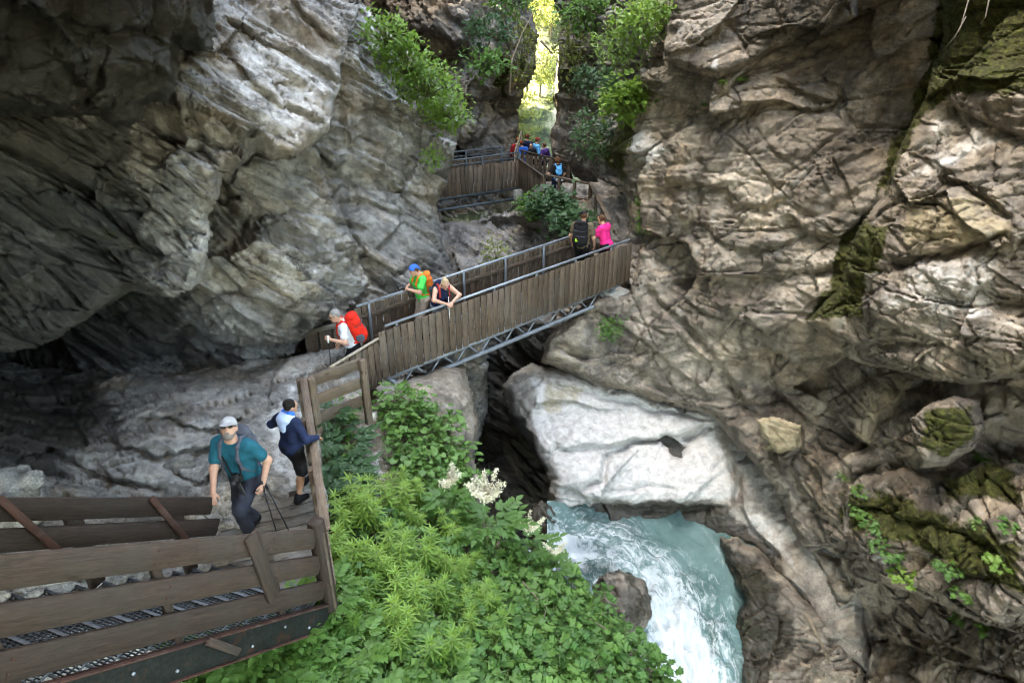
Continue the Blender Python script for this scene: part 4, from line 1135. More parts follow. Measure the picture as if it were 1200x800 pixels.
# ---- corner fence and the rail beside the path
pf = empty('path_fence', tuple(W(372, 600, 8.6)))
tag(pf, 'grey timber railing along the gravel path between stair foot and bridge', 'fence')
c0 = np.array([-1.93, 5.42, -4.98]); c1 = W(356, 446, 9.95); c1[2] = -5.02
def fence_run(parent, a, b, height, boards, nposts, mat, side, postw=0.11, bw=0.15, bt=0.035, ends=(1, 1)):
    u = hor(b - a); q = rot90(u) * side
    for k in range(nposts):
        p = a + (b - a) * (k / (nposts - 1))
        MB().beam(p - UP * (height + 0.15) - q * 0.06, p + UP * 0.03 - q * 0.06, u, postw, postw * .8, 0.01).build('post', mat, parent)
    for zz in boards:
        MB().beam(a - UP * zz, b - UP * zz, UP, bw, bt, 0.006, 4, 0.003).build('rail_board', mat, parent)
fence_run(pf, c0, c1, 1.0, (0.08, 0.38, 0.68), 4, M['wood_brown'], -1)
MB().beam(c0 + UP * 0.035, c1 + UP * 0.035, rot90(hor(c1 - c0)), 0.10, 0.03).build('top_rail', M['wood_brown'], pf)
cf = empty('corner_fence', tuple(W(390, 470, 10.4)))
tag(cf, 'three board corner fence where the path turns to the bridge', 'fence')
c2 = W(424, 440, 10.75); c2[2] = c1[2] - 0.06
fence_run(cf, c1 + hor(c2 - c1) * 0.08, c2, 1.0, (0.06, 0.40, 0.72), 2, M['wood_brown'], 1, bw=0.19)

# ---- the stair in front
st = empty('stair', (-2.6, 5.0, -6.0))
tag(st, 'steep grating stair with dark plank railings climbing from the path', 'stair')
hd = unit([-0.345, -0.938, 0]); rise = 0.78
sd_ = hd + UP * rise; sl = unit(sd_)
pn = np.array([-2.02, 5.36, -4.90]); pfx = np.array([-3.22, 5.88, -4.92])
RUN = 3.7
slope_n = unit(UP - sl * (UP @ sl))
ql = rot90(hd)                                            # towards the camera's right side
if ql[0] < 0: ql = -ql
def board_at(p, off, r0, r1, w, t, name, mat, par, side):
    a = p + sd_ * r0 - UP * off; b = p + sd_ * r1 - UP * off
    return MB().beam(a + ql * side, b + ql * side, slope_n, w, t, 0.008, 8, 0.003).build(name, mat, par)
for off in (0.11, 0.47, 0.83):
    board_at(pn, off, 0.02, RUN, 0.205, 0.042, 'railing_board', M['wood_dark'], st, 0.0)
for off in (0.10, 0.40, 0.70):
    board_at(pfx, off, 0.10, RUN, 0.185, 0.042, 'railing_board', M['wood_dark'], st, 0.0)
MB().beam(pn - hd * 0.03 - UP * 1.22, pn - hd * 0.03 + UP * 0.10, ql, 0.135, 0.14, 0.012).build('newel_post', M['wood_dark'], st)
# plank nailed over the near railing
a = pn + sd_ * 0.86 + UP * 0.03 + ql * 0.045
MB().beam(a, a - UP * 0.86 - hd * 0.10, hd, 0.15, 0.035, 0.006).build('cover_plank', M['wood_dark'], st)
for r in (0.62, 1.72, 2.8):
    p = pn + sd_ * r - ql * 0.05
    MB().beam(p - UP * 1.15, p - UP * 0.02, hd, 0.07, 0.05).build('railing_post', M['wood_dark'], st)
for r in (0.78, 1.95, 3.1):
    p = pfx + sd_ * r + ql * 0.045
    MB().beam(p + UP * 0.02, p - UP * 0.80 - sd_ * 0.36, hd, 0.06, 0.03, 0.004).build('iron_post', M['rust'], st)
for r in (0.5, 1.45, 2.5):
    p = pfx + sd_ * r - ql * 0.06
    MB().beam(p - UP * 1.0, p - UP * 0.1, hd, 0.14, 0.06).build('railing_post', M['wood_dark'], st)
for r in (0.62, 1.72, 2.8):
    for off in (0.11, 0.47, 0.83):
        for dz in (-0.045, 0.045):
            p = pn + sd_ * r - UP * off + slope_n * dz + ql * 0.018
            MB().tube([p, p + ql * 0.010], 0.010, 6).build('bolt', M['rust'], st)
# stringers with flanges and bolts
for (p, s_) in ((pn, 0.02), (pfx, 0.06)):
    a = p - UP * 1.22 + ql * s_ + sd_ * 0.05; b = p - UP * 1.22 + ql * s_ + sd_ * RUN
    MB().beam(a, b, slope_n, 0.26, 0.012, 0.003).build('stringer', M['channel'], st)
    for e_ in (0.135, -0.135):
        MB().beam(a + slope_n * e_, b + slope_n * e_, ql, 0.075, 0.012, 0.003).build('stringer_flange', M['rust'], st)
for k in range(9):
    p = pn - UP * 1.22 + sd_ * (0.35 + k * 0.37) + ql * 0.03 + slope_n * (0.04 if k % 2 else -0.05)
    MB().tube([p, p + ql * 0.018], 0.014, 6).build('bolt', M['galv'], st)
p = pn - UP * 1.05 + sd_ * 1.55 + ql * 0.06
MB().beam(p, p - UP * 0.42 - hd * 0.25, hd, 0.07, 0.05).build('brace', M['wood_dark'], st)
# grating treads
nt = 17
width = abs((pfx - pn) @ ql)
for k in range(nt):
    c = pn + hd * (0.16 + k * 0.225) + UP * (rise * (0.16 + k * 0.225) - 1.02)
    mb = MB()
    a0 = c - ql * 0.04; b0 = c - ql * (width - 0.04)
    a0 = a0 + hd * 0.0; 
    for e_ in (-0.13, 0.13):
        mb.beam(a0 + hd * e_, b0 + hd * e_, UP, 0.045, 0.008, 0.002)
    for j in range(9):
        e_ = -0.104 + j * 0.026
        mb.beam(a0 + hd * e_, b0 + hd * e_, UP, 0.022, 0.005, 0.001)
    nb_ = 26
    for j in range(nb_ + 1):
        q = a0 + (b0 - a0) * (j / nb_)
        mb.beam(q - hd * 0.13, q + hd * 0.13, UP, 0.018, 0.005, 0.001)
    mb.build('tread', M['grate'], st)
    MB().beam(a0 - hd * 0.125 + UP * 0.026, b0 - hd * 0.125 + UP * 0.026, hd, 0.026, 0.006, 0.001).build('nosing', M['grate'], st)

# plank landing at the stair foot
ld = empty('plank_landing', (-2.6, 6.3, -5.98))
tag(ld, 'worn plank landing with pale gaps at the foot of the stair', 'deck')
mb = MB()
pu = hor(c1 - c0); pq = rot90(pu)
if pq[0] > 0: pq = -pq
base = np.array([c0[0], c0[1], -5.80]) + pq * 0.1
for k in range(9):
    p = base + pu * (0.05 + k * 0.20)
    mb.beam(p, p + pq * (1.25 - 0.02 * k), pu, 0.18, 0.05, 0.008)
mb.build('deck', M['wood_grey'], ld)
for e_ in (0.25, 0.95):
    MB().beam(base + pq * e_ - UP * 0.08 - pu * 0.1, base + pq * e_ - UP * 0.08 + pu * 1.9, pq, 0.1, 0.12).build('joist', M['wood_dark'], ld)

# ---- the upper bridge, its landing and the railings beyond
C_ = W(512, 233, 23.4); D_ = W(608, 219.5, 25.0)
uC = unit(D_ - C_); hC = hor(uC); pC = rot90(hC)
ub = empty('footbridge', tuple((C_ + D_) / 2 + pC * 0.6))
tag(ub, 'short upper footbridge with brown boards and dark steel truss beneath', 'footbridge')
for side in (0, 1):
    a_, b_ = C_ + pC * 1.2 * side - hC * 1.2, D_ + pC * 1.2 * side
    mb = MB(); plank_row(mb, a_ - pC * (0.05 if side == 0 else -0.05), b_ - pC * (0.05 if side == 0 else -0.05), 0.04, 0.98, w=0.15, gap=0.02); mb.build('board_panel', M['wood_brown'], ub)
    MB().tube([a_ + UP * 1.25, b_ + UP * 1.25], 0.028, 8).build('handrail', M['steel_dark'], ub, True)
    MB().tube([a_ + UP * 1.08, b_ + UP * 1.08], 0.022, 8).build('handrail', M['steel_dark'], ub, True)
    for k in range(4):
        p = a_ + (b_ - a_) * (k / 3)
        MB().beam(p, p + UP * 1.25, hC, 0.06, 0.06).build('post', M['steel_dark'], ub)
    MB().tube([a_, b_], 0.06, 10).build('truss_chord', M['steel_dark'], ub, True)
    MB().tube([a_ - UP * 0.40, b_ - UP * 0.40], 0.045, 10).build('truss_chord', M['steel_dark'], ub, True)
    L = np.linalg.norm(b_ - a_); m = 6
    for k in range(m):
        p0 = a_ + uC * (L * k / m); p1 = a_ + uC * (L * (k + 0.5) / m) - UP * 0.40; p2 = a_ + uC * (L * (k + 1) / m)
        MB().tube([p0, p1], 0.02, 6).build('truss_brace', M['steel_dark'], ub, True)
        MB().tube([p1, p2], 0.02, 6).build('truss_brace', M['steel_dark'], ub, True)
mb = MB()
mb.beam(C_ - hC * 1.2 + pC * 0.6 + UP * 0.03, D_ + pC * 0.6 + UP * 0.03, pC, 1.1, 0.05)
mb.build('deck', M['wood_grey'], ub)
MB().beam(D_ - UP * 0.30 + hC * 0.1 - pC * 0.2, D_ - UP * 0.30 + hC * 0.1 + pC * 1.4, UP, 0.5, 0.7, 0.03).build('abutment', M['concrete'], ub)

zl = D_[2]
def ground_point(px, d, z):
    """a spot d metres off, in line with column px, at height z"""
    # solve y from d = y*CP - z*SP
    y = (d + z * SP) / CP
    return np.array([(px - 600) / 800 * d, y, z])
E0 = D_ + UP * 0; E1 = ground_point(637, 22.6, zl); E2 = ground_point(690, 21.6, zl - 0.02); E3 = ground_point(711, 18.3, zl - 0.05)
bo = empty('board_fence', tuple(E0))
tag(bo, 'brown board fence turning the corner from the upper bridge to the landing', 'fence')
mb = MB(); plank_row(mb, E0, E1, 0.02, 1.0, w=0.15, gap=0.03); mb.build('board_panel', M['wood_brown'], bo)
MB().beam(E0 + UP * 1.03, E1 + UP * 1.03, rot90(hor(E1 - E0)), 0.09, 0.04).build('top_rail', M['wood_dark'], bo)
lr = empty('post_railing', tuple(E2))
tag(lr, 'open brown post and rail railing curving down beside the landing bush', 'railing')
for (a, b, n) in ((E1, E2, 4), (E2, E3, 4)):
    for k in range(n):
        p = a + (b - a) * (k / (n - 1) if n > 1 else 0)
        if k == 0 and a is E2: continue
        MB().beam(p - UP * 0.3, p + UP * 1.08, hor(b - a), 0.09, 0.09).build('post', M['wood_brown'], lr)
    MB().beam(a + UP * 1.1, b + UP * 1.1, rot90(hor(b - a)), 0.10, 0.045).build('top_rail', M['wood_brown'], lr)
    MB().beam(a + UP * 0.55, b + UP * 0.55, UP, 0.10, 0.035).build('middle_rail', M['wood_brown'], lr)
F0 = ground_point(610, 26.4, zl); F1 = ground_point(668, 24.6, zl)
fr = empty('board_fence', tuple(F0))
tag(fr, 'low brown slatted fence behind the landing below the crowd', 'fence')
mb = MB(); plank_row(mb, F0, F1, 0.1, 0.95, w=0.16, gap=0.08); mb.build('board_panel', M['wood_brown'], fr)
MB().beam(F0 + UP * 1.0, F1 + UP * 1.0, rot90(hor(F1 - F0)), 0.10, 0.05).build('top_rail', M['wood_dark'], fr)
G0 = ground_point(606, 27.0, zl - 0.42); G1 = ground_point(646, 26.4, zl - 0.42)
gr_ = empty('post_railing', tuple(G0))
tag(gr_, 'weathered three rail railing in front of the distant crowd', 'railing')
for zz in (0.45, 0.78, 1.12):
    MB().beam(G0 + UP * zz, G1 + UP * zz, UP, 0.11, 0.04).build('rail_board', M['wood_pale'], gr_)
for k in range(4):
    p = G0 + (G1 - G0) * (k / 3)
    MB().beam(p - UP * 0.2, p + UP * 1.15, hor(G1 - G0), 0.1, 0.1).build('post', M['wood_brown'], gr_)
wr = empty('stair_rail', tuple(ground_point(600, 26.0, zl)))
tag(wr, 'pale sunlit stair rail climbing between bridge and crowd', 'railing')
q0 = ground_point(603, 25.6, zl + 1.0); q1 = ground_point(611, 27.6, zl + 1.35)
MB().tube([q0, q1], 0.035, 8).build('handrail', M['wood_pale'], wr)
MB().tube([q0 - UP * 0.3, q1 - UP * 0.3], 0.03, 8).build('handrail', M['wood_pale'], wr)
for k in range(3):
    p = q0 + (q1 - q0) * (k / 2)
    MB().beam(p - UP * 1.0, p, UP * 0 + np.array([1.0, 0, 0]), 0.05, 0.05).build('post', M['wood_pale'], wr)
# walkway decks of landing and platform
pd = empty('walkway_deck', tuple((E1 + F1) / 2 - UP * 0.05))
tag(pd, 'grey plank walkway deck under the woman at the upper landing', 'deck')
mb = MB()
for k in range(26):
    t = k / 25
    a = E0 + (E2 - E0) * t + np.array([0.02, 0.05, -0.03]); b = a + np.array([0.45, 2.2 - 0.9 * t, 0])
    mb.beam(a, b, hor(E2 - E0), 0.15, 0.04)
mb.build('deck', M['wood_grey'], pd)
pd2 = empty('walkway_deck', tuple((G0 + G1) / 2))
tag(pd2, 'distant plank platform the hiking group stands on', 'deck')
mb = MB()
for k in range(16):
    a = G0 + np.array([-0.6, -1.6 + k * 0.3, -0.03]); mb.beam(a, a + np.array([2.9, 0, 0]), np.array([0, 1.0, 0]), 0.27, 0.05)
mb.build('deck', M['wood_grey'], pd2)
# ------------------------------------------------------------------ plants
def leaf_material(name, c1, c2, trans=0.35):
    m = NT(name)
    rnd, gv = m.attr('rnd'), m.attr('gv')
    col = m.mix(rnd, c1, c2)
    n = m.noise(m.coord(), 9.0, 3, 0.6)
    col = m.mix(1.0, col, m.ramp(n, [(0.3, 0.78), (0.7, 1.2)]), 'MULTIPLY')
    col = m.mix(m.ramp(gv, [(0.0, 0.35), (0.12, 0.0)]), col, tuple(min(1, x * 1.5) for x in c2))
    m.b.inputs['Specular IOR Level'].default_value = 0.35
    m.set(Base_Color=col, Roughness=0.5)
    t = m.n("ShaderNodeBsdfTranslucent")
    m.put(t.inputs[0], m.mix(0.5, col, tuple(min(1, x * 2.2) for x in c2)))
    mx = m.n("ShaderNodeMixShader")
    mx.inputs[0].default_value = trans
    m.t.links.new(m.b.outputs[0], mx.inputs[1]); m.t.links.new(t.outputs[0], mx.inputs[2])
    m.t.links.new(mx.outputs[0], m.out.inputs[0])
    return m.m
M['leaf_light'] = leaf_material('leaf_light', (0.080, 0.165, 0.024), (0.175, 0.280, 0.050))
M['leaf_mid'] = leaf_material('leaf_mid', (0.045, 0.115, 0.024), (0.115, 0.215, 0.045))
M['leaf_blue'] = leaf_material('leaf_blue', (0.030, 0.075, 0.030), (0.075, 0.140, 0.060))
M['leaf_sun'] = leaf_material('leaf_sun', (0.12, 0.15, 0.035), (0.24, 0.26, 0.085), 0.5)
M['stem'] = simple_material('plant_stem', (0.10, 0.13, 0.04), 0.7, var=0.3)
M['twig'] = simple_material('dry_twig', (0.17, 0.13, 0.09), 0.8, var=0.4)
M['bark'] = simple_material('bark', (0.12, 0.10, 0.075), 0.9, var=0.4, scale=8, bump=0.5)
M['blossom'] = leaf_material('cream_blossom', (0.55, 0.50, 0.34), (0.74, 0.70, 0.54), 0.2)

def leaf_outline(pts, fold=0.10, droop=0.18):
    """half outline [(x, y)...] from base to tip -> folded leaf, unit length along +Y"""
    pts = np.array(pts, float)
    n = len(pts)
    V, T, gv = [], [], []
    for k, (x, y) in enumerate(pts):
        zc = -droop * y * y
        V.append((0, y, zc)); gv.append(0.0)
        V.append((x, y, zc + fold * x)); gv.append(1.0)
        V.append((-x, y, zc + fold * x)); gv.append(1.0)
    for k in range(n - 1):
        a = k * 3; b = a + 3
        T += [(a, a + 1, b + 1), (a, b + 1, b), (a, b + 2, a + 2), (a, b, b + 2)]
    return np.array(V), np.array(T), np.array(gv)

OVATE = leaf_outline([(0.02, 0), (0.20, 0.18), (0.27, 0.40), (0.20, 0.68), (0.0, 1.0)], 0.25)
LANCE = leaf_outline([(0.01, 0), (0.07, 0.2), (0.085, 0.5), (0.05, 0.8), (0.0, 1.0)], 0.4, 0.35)
LOBED = leaf_outline([(0.02, 0.0), (0.36, -0.06), (0.46, 0.16), (0.30, 0.24), (0.50, 0.46), (0.40, 0.62), (0.22, 0.52), (0.24, 0.80), (0.10, 0.82), (0.0, 1.0)], 0.18, 0.2)
ROUND = leaf_outline([(0.02, 0.0), (0.40, -0.02), (0.52, 0.30), (0.46, 0.62), (0.24, 0.88), (0.0, 0.96)], 0.15, 0.2)

class Foliage:
    def __init__(self): self.V, self.T, self.g, self.r, self.n = [], [], [], [], 0
    def add(self, leaf, loc, ydir, zdir, size, rnd=None):
        L, T, g = leaf
        y = unit(ydir); x = np.cross(y, zdir); nx_ = np.linalg.norm(x)
        x = x / nx_ if nx_ > 1e-6 else np.array([1.0, 0, 0])
        z = np.cross(x, y)
        self.V.append(np.asarray(loc) + size * (L[:, :1] * x + L[:, 1:2] * y + L[:, 2:] * z))
        self.T.append(T + self.n); self.g.append(g)
        self.r.append(np.full(len(L), random.random() if rnd is None else min(1, max(0, rnd + random.uniform(-.15, .15)))))
        self.n += len(L)
    def arrays(self):
        return np.concatenate(self.V), np.concatenate(self.T), np.concatenate(self.g), np.concatenate(self.r)

def rv(s=1.0): return np.array([random.gauss(0, s), random.gauss(0, s), random.gauss(0, s)])

def compound(F, loc, ydir, zdir, size, n=4, leaf=OVATE, lsize=0.36, rnd=None):
    """a feathered leaf: pairs of leaflets along a rib"""
    y = unit(ydir); x = unit(np.cross(y, zdir)); z = np.cross(x, y)
    for k in range(n):
        t = 0.35 + 0.6 * k / n
        p = loc + y * size * t - z * size * 0.15 * t * t
        ls = size * lsize * (1.0 - 0.35 * abs(t - 0.55))
        for s in (-1, 1):
            F.add(leaf, p, x * s * 0.85 + y * 0.55 + z * random.uniform(-.1, .15), z, ls, rnd)
    F.add(leaf, loc + y * size * 0.93 - z * size * 0.13, y, z, size * lsize * 1.1, rnd)

def fern_frond(F, loc, ydir, zdir, size, rnd=None):
    y = unit(ydir); x = unit(np.cross(y, zdir)); z = np.cross(x, y)
    for k in range(16):
        t = 0.12 + 0.86 * k / 16
        p = loc + y * size * t - z * size * 0.45 * t * t
        ls = size * 0.30 * math.sin(math.pi * min(1, 0.22 + 0.80 * t)) + 0.01
        for s in (-1, 1):
            F.add(LANCE, p, x * s + y * 0.3 - z * 0.25, z, ls * 1.2, rnd)

def plant_whorl(h, rnd):
    """upright herb with tiers of narrow leaves"""
    F = Foliage(); S = MB()
    for s in range(random.choice((3, 4, 5))):
        base = np.array([random.gauss(0, 0.07), random.gauss(0, 0.07), 0])
        lean = np.array([random.gauss(0, 0.16), random.gauss(0, 0.16), 1.0])
        hh = h * random.uniform(0.7, 1.1)
        S.tube([base, base + lean * hh], [0.006, 0.003], 5)
        nt_ = max(3, int(hh / 0.085))
        for k in range(nt_):
            t = (k + 1) / nt_
            if t < 0.25: continue
            p = base + lean * hh * t
            m_ = 9 if t > 0.75 else 7
            ph = random.random() * 6
            for j in range(m_):
                a = ph + j * 2 * math.pi / m_
                up = 0.30 + 0.7 * (t > 0.93)
                F.add(LANCE, p, np.array([math.cos(a), math.sin(a), up + random.gauss(0, .12)]), UP, (0.10 + 0.06 * math.sin(math.pi * t)) * random.uniform(.8, 1.25), rnd + 0.35 * (t - 0.6))
    return F, S

def plant_lobed(h, rnd, leaf=LOBED, n=16, size=0.15, spread=0.22):
    F = Foliage(); S = MB()
    for k in range(n):
        a = random.random() * 6.283; r = spread * math.sqrt(random.random()) * 1.3
        z = h * random.uniform(0.35, 1.0) * (1 - 0.35 * (r / spread / 1.3) ** 2)
        p = np.array([r * math.cos(a), r * math.sin(a), z])
        S.tube([np.array([0, 0, 0.0]), np.array([p[0] * .5, p[1] * .5, z * .75]), p], [0.005, 0.004, 0.002], 4)
        d = np.array([math.cos(a) + random.gauss(0, .5), math.sin(a) + random.gauss(0, .5), random.uniform(-.35, .15)])
        F.add(leaf, p, d, UP + rv(0.25), size * random.uniform(0.65, 1.25), rnd)
    return F, S

def plant_compound(h, rnd, n=9, size=0.34, spread=0.3):
    F = Foliage(); S = MB()
    for k in range(n):
        a = k * 2.4 + random.random(); el = random.uniform(0.15, 0.9)
        z = h * random.uniform(0.35, 0.95)
        q = np.array([math.cos(a), math.sin(a), 0]) * spread * random.uniform(.2, .8) + UP * z
        S.tube([np.zeros(3), q * np.array([.5, .5, .8]), q], [0.006, 0.005, 0.003], 4)
        for sgn in (-1, 0, 1):
            aa = a + sgn * 0.75
            compound(F, q, np.array([math.cos(aa), math.sin(aa), el * .5 - 0.15 * abs(sgn)]), UP + rv(.15), size * random.uniform(.7, 1.1) * (1 if sgn == 0 else .75), 4, OVATE, 0.40, rnd)
    return F, S

def plant_fern(h, rnd, n=8):
    F = Foliage(); S = MB()
    for k in range(n):
        a = k * 2 * math.pi / n + random.random() * .5
        d = np.array([math.cos(a), math.sin(a), random.uniform(.45, 1.0)])
        fern_frond(F, np.zeros(3), d, UP, h * random.uniform(.8, 1.15), rnd)
        S.tube([np.zeros(3), d * h * .12], 0.004, 4)
    return F, S

def plant_bush(rx, ry, rz, n, leaf, size, rnd, hollow=0.45, hang=0.0):
    """leafy shrub: leaves bunched on short twigs through the volume of the crown"""
    F = Foliage(); S = MB()
    for k in range(n):
        while True:
            q = np.array([random.uniform(-1, 1) for _ in range(3)])
            if hollow ** 2 < q @ q < 1: break
        bump = 1 + 0.35 * math.sin(q[0] * 5 + 1) * math.sin(q[1] * 4 + q[2] * 6)
        p = q * np.array([rx, ry, rz]) * bump
        if k % 5 == 0:
            S.tube([p * 0.1 - UP * rz * .5, p * 0.6, p], [0.012, 0.007, 0.003], 4)
        o = unit(p / np.array([rx, ry, rz]) + UP * 0.4)
        for j in range(4):
            d = o + rv(0.75) - UP * hang
            F.add(leaf, p + rv(size * 0.7), d, UP + o * .4 + rv(.3), size * random.uniform(.6, 1.2), rnd)
    return F, S

def make_plant(name, FS, mat, loc, rz=0.0, scale=1.0, leafname='leaves'):
    F, S = FS
    t = empty(name, tuple(loc), rz)
    t.scale = (scale,) * 3
    V, T, g, r = F.arrays()
    # leaves are stored around the plant's own foot
    me = np_mesh(leafname, V, tris=T, attrs={'gv': g, 'rnd': r}, smooth=False)
    link_mesh(leafname, me, mat, t)
    if S is not None and S.V:
        V2 = np.concatenate(S.V)
        me2 = np_mesh('stem', V2, quads=np.concatenate(S.Q), tris=np.concatenate(S.T), smooth=True)
        link_mesh('stem', me2, M['stem'], t)
    return t

def copy_plant(src, loc, rz, scale):
    o = src.copy(); COL.objects.link(o)
    o.location = tuple(loc); o.rotation_euler = (0, 0, rz); o.scale = (scale,) * 3
    for ch in src.children:
        c = ch.copy(); COL.objects.link(c); c.parent = o
    return o

def bank_point(px, py):
    d = float(bank_d(np.array([[px, py]], float))[0])
    return W(px, py, d) - UP * 0.05

random.seed(5)
random.seed(6)
# the low leafy carpet
def carpet():
    F = Foliage()
    Pp = np.array([[random.uniform(180, 810), random.uniform(450, 870)] for _ in range(5200)])
    sd = poly_sd(Pp, BANK_POLY)
    bare = np.maximum(poly_sd(Pp, [(418, 470), (440, 480), (455, 560), (485, 600), (455, 612), (425, 560)]), poly_sd(Pp, [(345, 470), (392, 475), (398, 600), (385, 640), (360, 560)]))
    Pp = Pp[(sd > 3) & (bare < -4)]
    dd = bank_d(Pp)
    for (px, py), d in zip(Pp, dd):
        w = W(px, py, d)
        hgt = random.uniform(0.02, 0.30)
        p = w + UP * hgt + rv(.03)
        kind = random.random()
        if kind < 0.35:
            a = random.random() * 6.28
            for j in range(5):
                F.add(LANCE, p, np.array([math.cos(a + j * 1.25), math.sin(a + j * 1.25), .4]), UP, random.uniform(.08, .13))
        elif kind < 0.7:
            for j in range(3):
                F.add(LOBED, p + rv(.05), rv(1) * np.array([1, 1, .25]), UP + rv(.3), random.uniform(.07, .14))
        else:
            compound(F, p, rv(1) * np.array([1, 1, .2]), UP + rv(.2), random.uniform(.14, .24), 3)
    V, T, g, r = F.arrays()
    o = link_mesh('undergrowth', np_mesh('undergrowth', V, tris=T, attrs={'gv': g, 'rnd': r}, smooth=False), M['leaf_mid'])
    tag(o, 'dense low green undergrowth covering the bank beside the path', 'undergrowth', kind='stuff')
carpet()

def scatter(poly, n, mind):
    out = []
    x0, y0 = np.min(poly, 0); x1, y1 = np.max(poly, 0)
    tries = 0
    while len(out) < n and tries < 6000:
        tries += 1
        p = np.array([random.uniform(x0, x1), random.uniform(y0, y1)])
        if poly_sd(p[None], poly)[0] < 0: continue
        if all(np.hypot(*(p - q)) > mind for q in out): out.append(p)
    return out

def place_group(name, protos, mat, poly, n, mind, smin, smax, label, cat, group):
    srcs = []
    for i, p in enumerate(scatter(poly, n, mind)):
        loc = bank_point(*p)
        if i < len(protos):
            o = make_plant(name, protos[i], mat, loc, random.random() * 6.28, random.uniform(smin, smax)); srcs.append(o)
        else:
            o = copy_plant(srcs[i % len(srcs)], loc, random.random() * 6.28, random.uniform(smin, smax))
        tag(o, label, cat, group)

place_group('whorled_herb', [plant_whorl(0.50 + .04 * k, 0.05 + 0.2 * k) for k in range(6)], M['leaf_light'],
            [(405, 600), (470, 590), (540, 600), (585, 680), (600, 760), (520, 800), (430, 760), (402, 690)], 44, 17, 0.75, 1.2,
            'light green herb with tiers of narrow pointed leaves in the middle of the planted bank', 'plant', 'whorled herbs on the bank')
place_group('broadleaf_herb', [plant_lobed(0.45, 0.15 + .18 * k, LOBED, 36, 0.10 + .012 * k, 0.24) for k in range(5)], M['leaf_mid'],
            [(560, 640), (640, 668), (690, 705), (745, 765), (775, 800), (760, 850), (600, 850), (560, 760), (590, 690)], 46, 17, 0.85, 1.25,
            'mid green herb with jagged lobed leaves on the bank edge above the white water', 'plant', 'lobed herbs above the water')
place_group('leafy_herb', [plant_lobed(0.40, 0.45 + .1 * k, ROUND if k % 2 else LOBED, 34, 0.095, 0.26) for k in range(4)], M['leaf_mid'],
            [(458, 478), (485, 474), (520, 500), (545, 545), (545, 585), (490, 575), (472, 540)], 26, 14, 0.8, 1.3,
            'round leaved green herb on the slope below the long footbridge', 'plant', 'round leaved herbs below the bridge')
place_group('feathery_herb', [plant_compound(0.45, 0.2 + .1 * k) for k in range(4)], M['leaf_blue'],
            [(380, 500), (412, 505), (418, 560), (430, 620), (395, 620), (378, 560)], 13, 15, 0.6, 0.95,
            'bluish green herb with feathery divided leaves beside the path fence', 'plant', 'feathery herbs by the path fence')
place_group('compound_herb', [plant_compound(0.38, 0.4 + .1 * k, 8, 0.30) for k in range(4)], M['leaf_mid'],
            [(215, 790), (290, 735), (375, 705), (420, 730), (520, 800), (520, 850), (220, 850)], 34, 22, 0.7, 1.1,
            'green herb with paired leaflets growing beneath the stair railing', 'plant', 'paired leaflet herbs beneath the stair')

place_group('jagged_herb', [plant_lobed(0.55, 0.1 + .25 * k, LOBED, 30, 0.12, 0.24) for k in range(3)], M['leaf_mid'],
            [(405, 600), (470, 590), (540, 600), (585, 680), (600, 760), (520, 800), (430, 760), (402, 690)], 12, 30, 0.8, 1.1,
            'darker jagged leaved herb poking up among the whorled herbs', 'plant', 'jagged herbs among the whorls')

# creamy plumes of goatsbeard
def goatsbeard(px, py, label, sc=1.0, n=9):
    loc = bank_point(px, py)
    t = make_plant('goatsbeard', plant_compound(0.75, 0.35, 10, 0.36, 0.32), M['leaf_mid'], loc, random.random() * 6, sc)
    F = Foliage(); S = MB()
    top = np.array([0, 0, 0.98])
    for k in range(n):
        a = random.random() * 6.28; d = unit(np.array([math.cos(a) * .8, math.sin(a) * .8, 0.9]))
        L = random.uniform(.24, .44)
        S.tube([top * .45, top * .9, top + d * L], [0.006, 0.005, 0.002], 4)
        for j in range(150):
            tt = random.uniform(.1, 1)
            F.add(OVATE, top + d * L * tt + rv(.024 * (1.2 - tt * .6)), rv(1), rv(1), random.uniform(.022, .040))
    V, T, g, r = F.arrays()
    link_mesh('flower_plume', np_mesh('flower_plume', V, tris=T, attrs={'gv': g + .5, 'rnd': r}, smooth=False), M['blossom'], t)
    return tag(t, label, 'flowering plant')
goatsbeard(572, 648, 'goatsbeard with the largest cream plume above the dark slot', 1.1, 17)
goatsbeard(527, 620, 'goatsbeard with a slim cream plume near the bare soil track', 0.9, 9)
goatsbeard(620, 664, 'goatsbeard with a small cream plume closest to the white chute', 0.8, 8)
goatsbeard(648, 684, 'goatsbeard past its bloom leaning over the white chute', 0.7, 7)
for k, (px, py, lb) in enumerate([(690, 722, 'bright green fern hanging beside the wet brown boulder'), (705, 745, 'small green fern at the bank edge below the wet boulder')]):
    tag(make_plant('fern', plant_fern(0.34, 0.5), M['leaf_mid'], bank_point(px, py) + UP * .22, k, 0.9), lb, 'fern')
def twig(pts, label, r=0.012):
    P_ = [bank_point(px, py) + UP * h for px, py, h in pts]
    mb = MB(); mb.tube(P_, [r * (1 - .6 * i / (len(P_) - 1)) for i in range(len(P_))], 6)
    o = mb.build('twig', M['twig'], None, True)
    tag(o, label, 'twig')
twig([(612, 705, .45), (628, 722, .42), (640, 732, .40), (636, 745, .35)], 'pale bent twig lying in the lobed herbs')
twig([(690, 745, .4), (715, 760, .38), (735, 772, .3)], 'reddish dry twig reaching over the bank edge herbs', .01)
twig([(512, 668, .32), (528, 678, .34), (538, 690, .3)], 'broken bark strip lying among the whorled herbs', .03)

